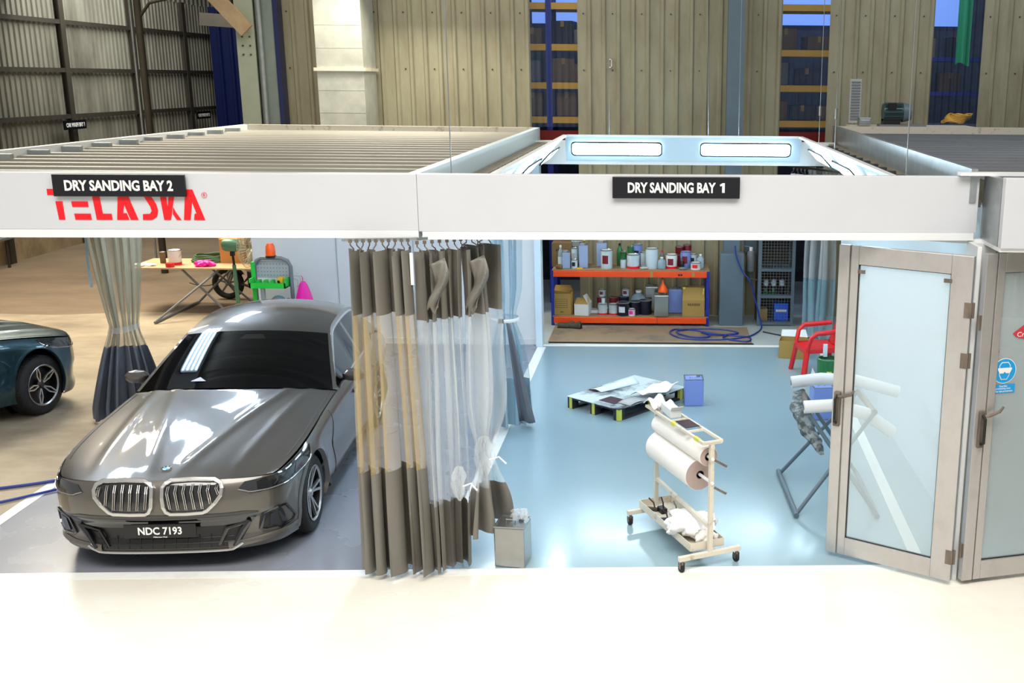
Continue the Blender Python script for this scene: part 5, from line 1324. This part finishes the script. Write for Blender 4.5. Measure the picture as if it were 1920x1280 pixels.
for k, (x, y, a) in enumerate(((-1.62, 17.22, .5), (-1.50, 17.20, .2))):
    t = thing('work_shoe', 'dark scuffed work shoe before the shelf, %s of the pair' % ('left' if k == 0 else 'right'), 'shoe', (x, y, .004), a+2.6, 'work shoes')
    mb = MB(); mb.grid(lambda u, v: ((-.14+.28*u), (.048-.012*cos(u*5))*cos(2*pi*v), .03+(.055+(.05 if u < .45 else 0)*(1-u/.45 if u < .45 else 0))*max(-.45, sin(2*pi*v))*(1 if .02 < u < .98 else .4)), 16, 16); mb.build('upper', m_dark, t, smooth=True)
    mb = MB(); mb.box(-.145, .145, -.05, .05, 0, .018); mb.build('sole', m_black, t, bevel=.008)
mb = MB(); mb.box(-1.82, 1.38, 16.22, 17.36, .001, .004); tag(mb.build('floor_sheet', m_matc), 'worn brown cardboard sheet covering the floor before the orange shelf', 'floor covering')
mb = MB(); mb.box(-1.8, 1.4, 16.16, 16.215, .001, .010); tag(mb.build('threshold_strip', m_black), 'black edging along the front of the brown floor sheet', 'strip')
# hose, lubricator
mb = MB()
def lay(P, r, n=8, seg=10):
    out = []; m = len(P)
    for i in range(m-1):
        p0 = Vector(P[max(i-1, 0)]); p1 = Vector(P[i]); p2 = Vector(P[i+1]); p3 = Vector(P[min(i+2, m-1)])
        for k in range(seg):
            t_ = k/seg
            out.append(.5*((2*p1)+(-p0+p2)*t_+(2*p0-5*p1+4*p2-p3)*t_*t_+(-p0+3*p1-3*p2+p3)*t_**3))
    out.append(Vector(P[-1])); return out
H = [(1.16, 17.42, 1.36), (1.18, 17.40, 1.2), (1.28, 17.38, .95), (1.42, 17.36, .78), (1.50, 17.36, .5), (1.58, 17.36, .2), (1.62, 17.3, .02), (1.5, 16.9, .015), (1.3, 16.6, .015), (.9, 16.42, .015), (.35, 16.45, .015), (.1, 16.8, .02), (.2, 17.1, .02), (.6, 16.98, .015), (.72, 16.6, .02), (.4, 16.55, .03), (.2, 16.9, .03), (.55, 17.15, .015), (1.0, 17.1, .015), (1.2, 16.85, .015), (.8, 16.7, .03), (.6, 16.9, .03), (.9, 16.75, .02), (1.35, 16.6, .015), (1.3, 16.3, .015), (.95, 16.5, .02), (1.05, 16.75, .02)]
mb.tube(lay(H, 0), .013, 8)
hs = tag(mb.build('air_hose', m_hose, smooth=True), 'blue air hose hanging beside the column and coiled on the brown floor sheet', 'hose')
t = thing('air_filter', 'grey air filter bowl with valves beside the blue-grey column', 'air filter', (1.45, 17.75, .95))
mb = MB(); mb.lathe([(.03, -.1), (.07, -.06), (.075, .2), (.06, .26), (.03, .28)], n=18); mb.build('bowl', m_grp, t, smooth=True)
mb = MB(); mb.cyl((0, 0, .28), (0, 0, .34), .03, n=12); mb.build('cap', m_wp, t)
mb = MB(); mb.tube([(0, .02, .34), (-.15, .02, .36), (-.15, .02, .9)], .012, 8); mb.tube([(0, .02, -.1), (0, .02, -.2), (.12, .02, -.22)], .012, 8); mb.build('pipe', m_bluegrey, t)
mb = MB(); mb.box(1.36, 1.62, 18.0, 18.1, 1.15, 1.62); tag(mb.build('junction_box', m_bluegrey, bevel=.01), 'grey wall box above the air filter', 'box')
# wire mesh cabinet
cb = thing('mesh_cabinet', 'blue-grey steel cabinet with wire mesh doors right of the column', 'cabinet', (1.86, 17.75, 0))
mb = MB()
for x in (-.28, .28):
    for y in (-.25, .25): mb.box(x-.025, x+.025, y-.025, y+.025, 0, 1.55)
for z in (.04, .50, .95, 1.5):
    for y in (-.25, .25): mb.box(-.28, .28, y-.02, y+.02, z-.025, z+.025)
mb.build('frame', m_bluegrey, cb)
for z in (.05, .5, .95, 1.5): mb = MB(); mb.box(-.28, .28, -.25, .25, z, z+.012); mb.build('shelf_board', m_bluegrey, cb)
mb = MB(); mb.box(-.28, .28, .24, .25, .05, 1.5); mb.box(-.30, -.29, -.25, .25, .05, 1.5); mb.box(.29, .30, -.25, .25, .05, 1.5); mb.build('back_panel', m_dark, cb)
for (z0, z1) in ((.08, .48), (.54, .92), (.99, 1.47)):
    mb = MB()
    for k in range(11): x = -.25+.05*k; mb.box(x-.002, x+.002, -.274, -.270, z0, z1)
    for k in range(int((z1-z0)/.05)+1): z = z0+.05*k; mb.box(-.25, .25, -.276, -.272, z-.002, z+.002)
    mb.build('mesh_door', m_grp, cb)
for k, (dx, z, m, lb) in enumerate(((-.15, .515, m_dgreen, 'left'), (-.02, .515, m_dgreen, 'middle'), (.12, .515, m_tinn, 'right'))):
    pail('small dark tin on the middle shelf of the mesh cabinet, %s one' % lb, 1.86+dx, 17.68, z, .05, .14, m_black, m, False, grp='tins in the mesh cabinet', labelm=m)
    pail('small pale tin on a dark tin inside the mesh cabinet, %s one' % lb, 1.86+dx, 17.68, z+.146, .045, .10, m_tinw, None, False, grp='tins in the mesh cabinet')
t = thing('plastic_crate', 'bright blue crate on the bottom shelf of the mesh cabinet', 'crate', (1.97, 17.7, .065))
mb = MB(); mb.box(-.12, .12, -.12, .12, 0, .30); mb.build('body', mat('crate_blue', (10, 90, 220), .4), t, bevel=.01); mb = MB(); mb.box(-.09, .09, -.123, -.12, .16, .2); mb.build('label', m_wp, t)
mb = MB(); mb.box(-.15, .0, -.1, .1, 0, .2, Matrix.Translation((1.74, 17.7, .065))); tag(mb.build('carton', m_card), 'small brown box beside the blue crate in the mesh cabinet', 'box')
mb = MB(); mb.tube(lay([(1.62, 17.0, .012), (1.9, 16.75, .012), (2.2, 16.62, .012), (2.5, 16.6, .012)], 0), .012, 8); tag(mb.build('cable', m_blkh, smooth=True), 'dark cable on the floor before the mesh cabinet', 'cable')

# ---------------------------------------------------------------- red chair, box, bin
ch = thing('plastic_chair', 'red plastic armchair half hidden behind the left glass door', 'chair', (2.16, 14.50, 0), math.radians(-80))
mb = MB(); mb.grid(lambda u, v: (-.24+.48*u, -.24+.46*v, .42-.015*sin(u*pi)*sin(v*pi)-(.03*(1-v)**6)), 14, 12); mb.build('seat', m_redp, ch, smooth=True, solid=.02)
mb = MB(); mb.box(-.25, .25, -.265, -.245, .34, .42); mb.box(-.27, -.25, -.25, .22, .36, .42); mb.box(.25, .27, -.25, .22, .36, .42); mb.build('skirt', m_redp, ch, bevel=.006)
mb = MB(); mb.grid(lambda u, v: ((-.23+.46*u)*(1-.1*v), .21+.12*v+.02*cos(u*2*pi), .42+.40*v-.05*v*abs(2*u-1)**2), 14, 10, keep=lambda u, v: v > .85 or v < .12 or int(u*14) % 3 != 1); mb.build('backrest', m_redp, ch, smooth=True, solid=.012)
for sx_c in (-1, 1):
    mb = MB(); mb.tube([(sx_c*.26, -.24, .40), (sx_c*.285, -.20, .58), (sx_c*.29, -.12, .645), (sx_c*.28, .1, .66), (sx_c*.24, .27, .68)], [.03, .032, .036, .036, .03], 10)
    mb.build('armrest', m_redp, ch, smooth=True)
    for sy, z0 in ((-.25, .40), (.24, .42)):
        mb = MB(); mb.bar((sx_c*.30, sy*1.18, 0), (sx_c*.245, sy*.95, z0), (.075), .05); mb.build('leg', m_redp, ch, bevel=.01)
t = thing('carton', 'open brown cardboard box on the floor behind the red chair', 'box', (1.93, 15.45, 0), -.2)
mb = MB()
mb.box(-.20, .20, -.15, -.145, 0, .27); mb.box(-.20, .20, .145, .15, 0, .27); mb.box(-.20, -.195, -.15, .15, 0, .27); mb.box(.195, .20, -.15, .15, 0, .27); mb.box(-.2, .2, -.15, .15, 0, .005); mb.build('body', m_card, t)
mb = MB(); mb.add([(-.2, .15, .27), (.2, .15, .27), (.16, .26, .36), (-.2, .28, .34)], [(0, 1, 2, 3)]); mb.build('flap', m_wcard, t, solid=.004, label='pale flap')
t = thing('waste_bin', 'slim dark bin wrapped in green tape beside the red chair', 'bin', (2.10, 13.2, 0))
mb = MB(); mb.lathe([(.10, 0), (.13, .52)], n=20, cap=True); mb.build('body', m_bluegrey, t, smooth=True)
mb = MB(); mb.lathe([(.133, .36), (.14, .56), (.12, .57)], n=20, cap=False); mb.build('tape_band', m_dgreen, t); mb = MB(); mb.box(-.03, .03, -.145, -.125, .12, .42); mb.build('tape_strip', m_tape, t)
mb = MB(); mb.box(-.05, .0, .08, .12, .56, .72); mb.build('stick', m_white2, t)
square_can('lilac-blue square can under the padded stand', 1.93, 12.5, 0, .25, .25, .40, m_tinb, .1)
mb = MB(); mb.prism([(0, 0), (.14, .02), (.04, .2)], lambda a, b, d: (1.98+a, 14.0+d, .02+b), 0, .01); tag(mb.build('paper_triangle', m_wp), 'small white paper leaning near the foot of the red chair', 'paper')

# ---------------------------------------------------------------- padded trestle
ts = thing('padded_trestle', 'folding tube trestle with two white foam-padded arms behind the glass door', 'stand', (1.65, 10.0, 0))
def TT(P, r, nm, m, n=12, par=ts, sm=True): 
    mb = MB(); mb.tube(P, r, n); return mb.build(nm, m, par, world=True, smooth=sm, angle=50)
g = m_bluegrey
TT([(1.26, 9.36, .03), (1.21, 10.55, .03)], .025, 'foot_bar', g)
TT([(2.02, 9.36, .03), (2.02, 10.55, .03)], .025, 'foot_bar', g)
TT([(1.26, 9.40, .03), (2.02, 9.75, .93)], .02, 'crossed_leg', g)
TT([(2.02, 9.40, .03), (1.38, 9.75, .93)], .02, 'crossed_leg', g)
TT([(1.23, 10.50, .03), (1.98, 10.45, .93)], .02, 'crossed_leg', g)
TT([(2.02, 10.50, .03), (1.42, 10.45, .93)], .02, 'crossed_leg', g)
TT([(1.38, 9.75, .93), (1.42, 10.45, .93)], .028, 'top_tube', m_alud)
TT([(2.02, 9.75, .93), (1.98, 10.45, .93)], .028, 'top_tube', m_alud)
for (y, z, P) in ((9.75, .98, [(1.34, 9.74, .98), (1.62, 9.74, 1.0), (1.95, 9.80, .90), (2.22, 9.86, .70)]), (10.45, .99, [(1.30, 10.46, 1.02), (1.6, 10.46, 1.06), (1.95, 10.48, 1.04), (2.4, 10.48, .92)])):
    o = TT([(P[0][0]-.0, P[0][1], P[0][2])]+P[1:], .062, 'foam_pad', m_foam, 18)
    TT([(P[0][0]-.004, P[0][1], P[0][2]), (P[0][0]+.02, P[0][1], P[0][2])], .03, 'pad_end', m_grp, 12, o)
def lumpy(P, R, nm, m):
    mb = MB(); P = [Vector(p) for p in P]; n = len(P)-1
    def f(u, v):
        k = min(int(v*n), n-1); t_ = v*n-k; c = P[k].lerp(P[k+1], t_); r = R[k]+(R[k+1]-R[k])*t_
        r *= 1+.16*sin(3*2*pi*u+v*17)+.10*sin(5*2*pi*u-v*31)
        return (c.x+r*cos(2*pi*u), c.y+r*sin(2*pi*u)*.9, c.z+.25*r*cos(2*pi*u))
    mb.grid(f, 24, 24); return mb.build(nm, m, ts, world=True, smooth=True, angle=60)
lumpy([(1.37, 10.38, .95), (1.34, 10.15, .90), (1.37, 9.95, .82), (1.40, 9.85, .72), (1.47, 9.76, .62), (1.53, 9.7, .52)], [.05, .08, .085, .07, .055, .02], 'tape_wrapping', m_wrap)


# ---------------------------------------------------------------- left rear: work table, fan, motorcycle, organiser
xt = thing('work_table', 'folding trestle table with an orange-brown board at the left rear', 'table', (-8.2, 18.5, 0))
mb = MB(); mb.prism([(-9.2, 18.0), (-7.05, 18.0), (-7.05, 19.0), (-9.2, 19.0)], lambda x, y, z: (x, y, z), .79, .815); mb.build('tabletop', mat('table_board', (206, 172, 130), .6, n=(3, .5, (176, 140, 100))), xt, world=True)
for (xa, xb, ya, yb) in ((-8.62, -7.7, 18.15, 19.0),):
    for y in (ya, yb):
        TTT = lambda P: (lambda mb: (mb.tube(P, .02, 8), mb.build('crossed_leg', m_grp, xt, world=True)))(MB())
        TTT([(-8.45, y-.9*(y < 18.5), .03), (-7.65, y, .79)]); TTT([(-7.5, y-.2*(y < 18.5), .03), (-8.35, y, .79)])
mb = MB(); mb.tube([(-8.45, 17.25, .03), (-8.45, 19.0, .03)], .022, 8); mb.build('foot_bar', m_grp, xt, world=True)
mb = MB(); mb.tube([(-7.5, 17.95, .03), (-7.5, 19.0, .03)], .022, 8); mb.build('foot_bar', m_grp, xt, world=True)
mb = MB(); mb.tube([(-8.15+.04*k, 18.0, .56-.05*sin(k/12*pi)) for k in range(13)], .008, 5); mb.build('chain', m_dark, xt, world=True)
pail('white bucket with a red base standing on the work table', -8.52, 18.35, .815, .11, .26, m_wp, m_red, True, grp=None)
pail('brown tin beside the white bucket on the work table', -8.80, 18.5, .815, .05, .20, m_cardd, None, False, grp=None)
mb = MB(); mb.lathe([(.07, 0), (.075, .06), (.07, .07)], n=18, c=(-8.5, 18.1, .815)); tag(mb.build('red_tub', m_redp), 'small red tub before the white bucket on the work table', 'tub')
mb = MB()
for k in range(4): mb.tube([(-8.05+(.32-.02*k)*cos(a/24*2*pi), 18.72+(.26-.02*k)*sin(a/24*2*pi), .835+.03*k+.01*sin(a+k)) for a in range(25)], .02, 8)
tag(mb.build('coiled_hose', mat('green_hose', (60, 92, 56), .6), smooth=True), 'coiled dull green hose on the work table', 'hose')
blob('pink_cloth', 'bright pink cloth heap on the work table', 'cloth', (-7.95, 18.2, .85), .12, m_pink, 22, (1.4, .8, .55), amp=.4)
t = thing('carton', 'brown cardboard box on the work table behind the fan', 'box', (-7.62, 18.7, .815), .1)
mb = MB(); mb.box(-.2, .2, -.15, .15, 0, .42); mb.build('body', mat('orange_card', (206, 150, 84), .8), t); mb = MB(); mb.add([(-.2, -.15, .42), (-.2, .15, .42), (-.30, .12, .52), (-.28, -.12, .52)], [(0, 1, 2, 3)]); mb.build('flap', m_card, t, solid=.004)
blob('paper_scraps', 'white paper scraps on the left of the work table', 'paper', (-9.0, 18.2, .83), .12, m_paper, 25, (1.6, .7, .25), amp=.5)
# pedestal fan
fn = thing('pedestal_fan', 'green pedestal fan turned away beside the white partition', 'fan', (-7.05, 17.3, 0))
mb = MB(); mb.lathe([(.26, 0), (.26, .03), (.05, .07), (.04, .1)], n=28); mb.build('base', m_fang, fn, smooth=True, angle=40)
mb = MB(); mb.cyl((0, 0, .08), (-.02, 0, 1.0), .035, .03); mb.build('pole', m_fang, fn)
mb = MB(); mb.cyl((-.02, 0, 1.0), (-.03, 0, 1.2), .02, n=10); mb.box(-.06, .0, -.03, .03, 1.15, 1.22); mb.build('neck', m_black, fn)
mb = MB(); mb.tube([(-.19, .0, 1.33), (-.17, 0, 1.33), (-.12, 0, 1.33), (.05, 0, 1.32), (.10, 0, 1.32)], [.04, .085, .105, .105, .07], 20); mb.build('motor_housing', m_fang, fn, smooth=True)
mb = MB()
Mf = Matrix.Translation((.22, .0, 1.30)) @ Matrix.Rotation(pi/2, 4, 'Y') @ Matrix.Rotation(.0, 4, 'X')
for k in range(40):
    q = 2*pi*k/40
    mb.tube([Mf @ Vector((r*cos(q), r*sin(q), z)) for r, z in ((.06, -.09), (.25, -.07), (.34, 0), (.25, .07), (.06, .09))], .0028, 4, cap=False)
for r, z in ((.345, 0), (.25, -.072), (.25, .072), (.12, .09)): mb.tube([Mf @ Vector((r*cos(2*pi*k/32), r*sin(2*pi*k/32), z)) for k in range(33)], .004, 5, cap=False)
mb.build('cage', m_cage, fn)
for k in range(3):
    mb = MB(); q = 2*pi*k/3; mb.grid(lambda u, v: Mf @ Vector(((.05+.24*u)*cos(q+.9*v*(1-.2*u)), (.05+.24*u)*sin(q+.9*v*(1-.2*u)), .03*(v-.5))), 6, 5); mb.build('blade', m_cage, fn, smooth=True, solid=.003)
# motorcycle
mo = thing('motorcycle', 'black motorcycle parked behind the fan and partly behind the white partition', 'motorcycle', (-8.05, 19.36, 0), math.radians(0))
def torus(c, R, r, n=40, m_=10, ax='y', sy=1):
    mb = MB(); mb.grid(lambda u, v: (c[0]+(R+r*cos(2*pi*v))*cos(2*pi*u), c[1]+sy*r*sin(2*pi*v), c[2]+(R+r*cos(2*pi*v))*sin(2*pi*u)), n, m_); return mb
for x in (0, 1.25):
    ty = torus((x, 0, .30), .245, .052).build('wheel', m_rubber, mo, smooth=True)
    mb = torus((x, 0, .30), .20, .014, 32, 6)
    for k in range(5): q = 2*pi*k/5+.2; mb.bar((x+.03*cos(q), 0, .3+.03*sin(q)), (x+.20*cos(q+.1), 0, .3+.20*sin(q+.1)), .03, .03, up=(0, 1, 0))
    mb.cyl((x, -.05, .3), (x, .05, .3), .04); mb.build('rim', m_grp, ty)
mb = MB(); mb.tube([(0, -.08, .30), (.22, -.08, .78), (.27, -.08, .98)], [.022, .028, .03], 10); mb.tube([(0, .08, .30), (.22, .08, .78), (.27, .08, .98)], [.022, .028, .03], 10); mb.build('fork', m_galv, mo)
mb = MB(); mb.grid(lambda u, v: (.0+.32*cos(pi*(.15+.6*u)), -.07+.14*v, .30+.33*sin(pi*(.15+.6*u))+.02*sin(v*pi)), 14, 4); mb.build('mudguard', m_black, mo, smooth=True, solid=.006)
mb = MB(); mb.tube([(.30, 0, .92), (.50, 0, .94), (.72, 0, .86), (.85, 0, .78)], [.06, .15, .14, .08], 16); mb.build('fuel_tank', m_blackg, mo, smooth=True)
mb = MB(); mb.tube([(.82, 0, .80), (1.0, 0, .80), (1.3, 0, .88), (1.42, 0, .95)], [.09, .11, .09, .05], 12); mb.build('seat', m_black, mo, smooth=True)
mb = MB(); mb.box(.42, .82, -.15, .15, .30, .62); mb.tube([(.45, -.1, .45), (.3, -.1, .3), (.6, -.12, .22), (1.2, -.15, .30)], .03, 8); mb.build('engine', m_dark, mo, bevel=.03)
mb = MB(); mb.tube([(.22, -.30, 1.05), (.27, -.12, 1.02), (.27, .12, 1.02), (.22, .30, 1.05)], .014, 8); mb.build('handlebar', m_black, mo)
mb = MB(); mb.prism([(.30, .62), (.48, .72), (.70, .66), (.55, .58), (.62, .50), (.46, .55)], lambda a, b, d: (a, d, b), -.19, -.165); mb.build('side_fairing', m_lgrp, mo, label='pale angular side panel')
mb = MB(); mb.tube([(.75, -.12, .3), (.78, -.3, .28)], .012, 6); mb.tube([(.9, .02, .33), (.95, -.2, .02)], .012, 6); mb.build('stand', m_dark, mo)
# tool organiser station before the partition
og = thing('tool_station', 'grey mobile sanding station with a green tray and an orange beacon', 'tool station', (-5.82, 15.6, 0))
mb = MB(); mb.tube([(-.26, 0, .0), (-.26, 0, 1.28), (-.22, 0, 1.36), (-.15, 0, 1.40), (.15, 0, 1.40), (.24, 0, 1.36), (.28, 0, 1.28), (.28, 0, .0)], .03, 8); mb.build('frame', m_grp, og, smooth=True)
mb = MB(); mb.box(-.24, .24, .02, .035, 1.10, 1.36); pb = mb.build('peg_board', m_lgrp, og, label='perforated pale board')
mb = MB()
for k in range(10):
    for j in range(4): mb.cyl((-.21+.046*k, .018, 1.14+.055*j), (-.21+.046*k, .0195, 1.14+.055*j), .008, n=8)
mb.build('peg_holes', m_grp, pb)
mb = MB(); mb.box(-.28, .25, -.20, .0, .98, 1.0); mb.box(-.28, .25, -.20, -.19, 1.0, 1.06); mb.box(-.28, -.26, -.20, .0, .98, 1.12); mb.box(.23, .25, -.20, .0, .98, 1.12); mb.box(-.30, -.24, -.035, .035, .60, 1.34); mb.build('green_tray', m_green, og, label='bright green tray')
for k in range(4): mb = MB(); mb.prism([(-.04, 0), (.04, 0), (.02, .09), (-.02, .09)], lambda a, b, d: (-.17+.1*k+a, d, 1.0+b), -.14, -.04); mb.build('bin_divider', m_green, og)
mb = MB(); mb.box(.12, .2, -.14, -.04, 1.0, 1.13); mb.build('yellow_pack', m_yel, og)
mb = MB(); mb.box(-.26, .27, -.22, .06, .74, .77); mb.build('shelf_board', m_lgrp, og)
mb = MB(); mb.box(-.28, .30, -.24, .10, .50, .72); mb.box(-.26, .28, -.22, .08, .06, .50); mb.build('base_unit', m_grp, og, bevel=.02)
for x in (-.22, .24):
    for y in (-.18, .04):
        mb = MB(); mb.tube([(x-.015, y, .03), (x+.015, y, .03)], .03, 14); mb.build('caster_wheel', m_rubber, og)
mb = MB(); mb.cyl((0, 0, 1.41), (0, 0, 1.44), .075); bc = mb.build('beacon_base', m_black, og)
mb = MB(); mb.lathe([(.07, 1.44), (.072, 1.50), (.062, 1.58), (.04, 1.62)], n=22); mb.build('beacon', m_orp, og, smooth=True, label='orange beacon lamp')
mb = MB(); mb.cyl((-.13, -.08, .77), (-.13, -.08, .97), .035, n=14); tag(mb.build('grey_cylinder', m_lgrp, og), None)
mb = MB()
mb.grid(lambda u, v: (.10+.11*cos(pi*u), -.1+.06*cos(pi*v), .77+.09*sin(pi*u)*sin(pi*v)), 12, 8); mb.build('sanding_pad', m_bluegrey, og, smooth=True)
for k, (x, lb) in enumerate(((-.05, 'a'), (.02, 'b'))):
    mb = MB(); mb.bar((x-.08, -.14, .785), (x+.08, -.1-.03*k, .79), .03, .03); mb.build('hand_tool', m_black, og, bevel=.006)
mb = MB(); mb.tube([(.28, 0, 1.14), (.42, -.05, 1.14), (.44, -.06, 1.0), (.36, -.02, .98)], .005, 6); mb.tube([(.30, 0, 1.10), (.38, -.03, 1.08), (.38, -.03, .98)], .005, 6); mb.build('wire_arm', m_lgrp, og)
pk = thing('pink_bag', 'pink plastic bag hanging right of the sanding station against the white partition', 'bag', (-5.36, 15.56, .70))
mb = MB(); mb.grid(lambda u, v: ((.03+.11*(1-v)**.7)*cos(2*pi*u)*(1+.1*sin(9*u*2*pi)), (.02+.07*(1-v)**.7)*sin(2*pi*u), .0+.36*v), 30, 10); mb.build('bag_body', m_pink, pk, smooth=True)
mb = MB(); mb.tube([(0, 0, .35), (.0, 0, .42), (-.03, 0, .45)], .006, 6); mb.build('bag_loop', m_pink, pk)
# hoses on the left
mb = MB(); mb.tube(lay([(-5.7, 12.3, .02), (-5.75, 12.7, .22), (-5.9, 13.2, .26), (-6.3, 13.7, .02), (-6.6, 13.9, .02)], 0), .014, 8)
tag(mb.build('air_hose', m_blkh, smooth=True), 'dark hose arching behind the bronze car near the slate curtain', 'hose')
mb = MB(); mb.tube(lay([(-7.0, 9.75, .02), (-6.6, 9.9, .02), (-6.2, 10.1, .02), (-5.9, 10.35, .02), (-5.6, 10.9, .02)], 0), .016, 8); mb.tube(lay([(-7.0, 9.2, .02), (-6.5, 9.45, .02), (-6.1, 9.8, .02), (-5.75, 10.2, .02), (-5.5, 10.7, .02)], 0), .014, 8)
tag(mb.build('air_hose', m_hose, smooth=True), 'blue hoses running on the floor into the left bay under the bronze car', 'hose')
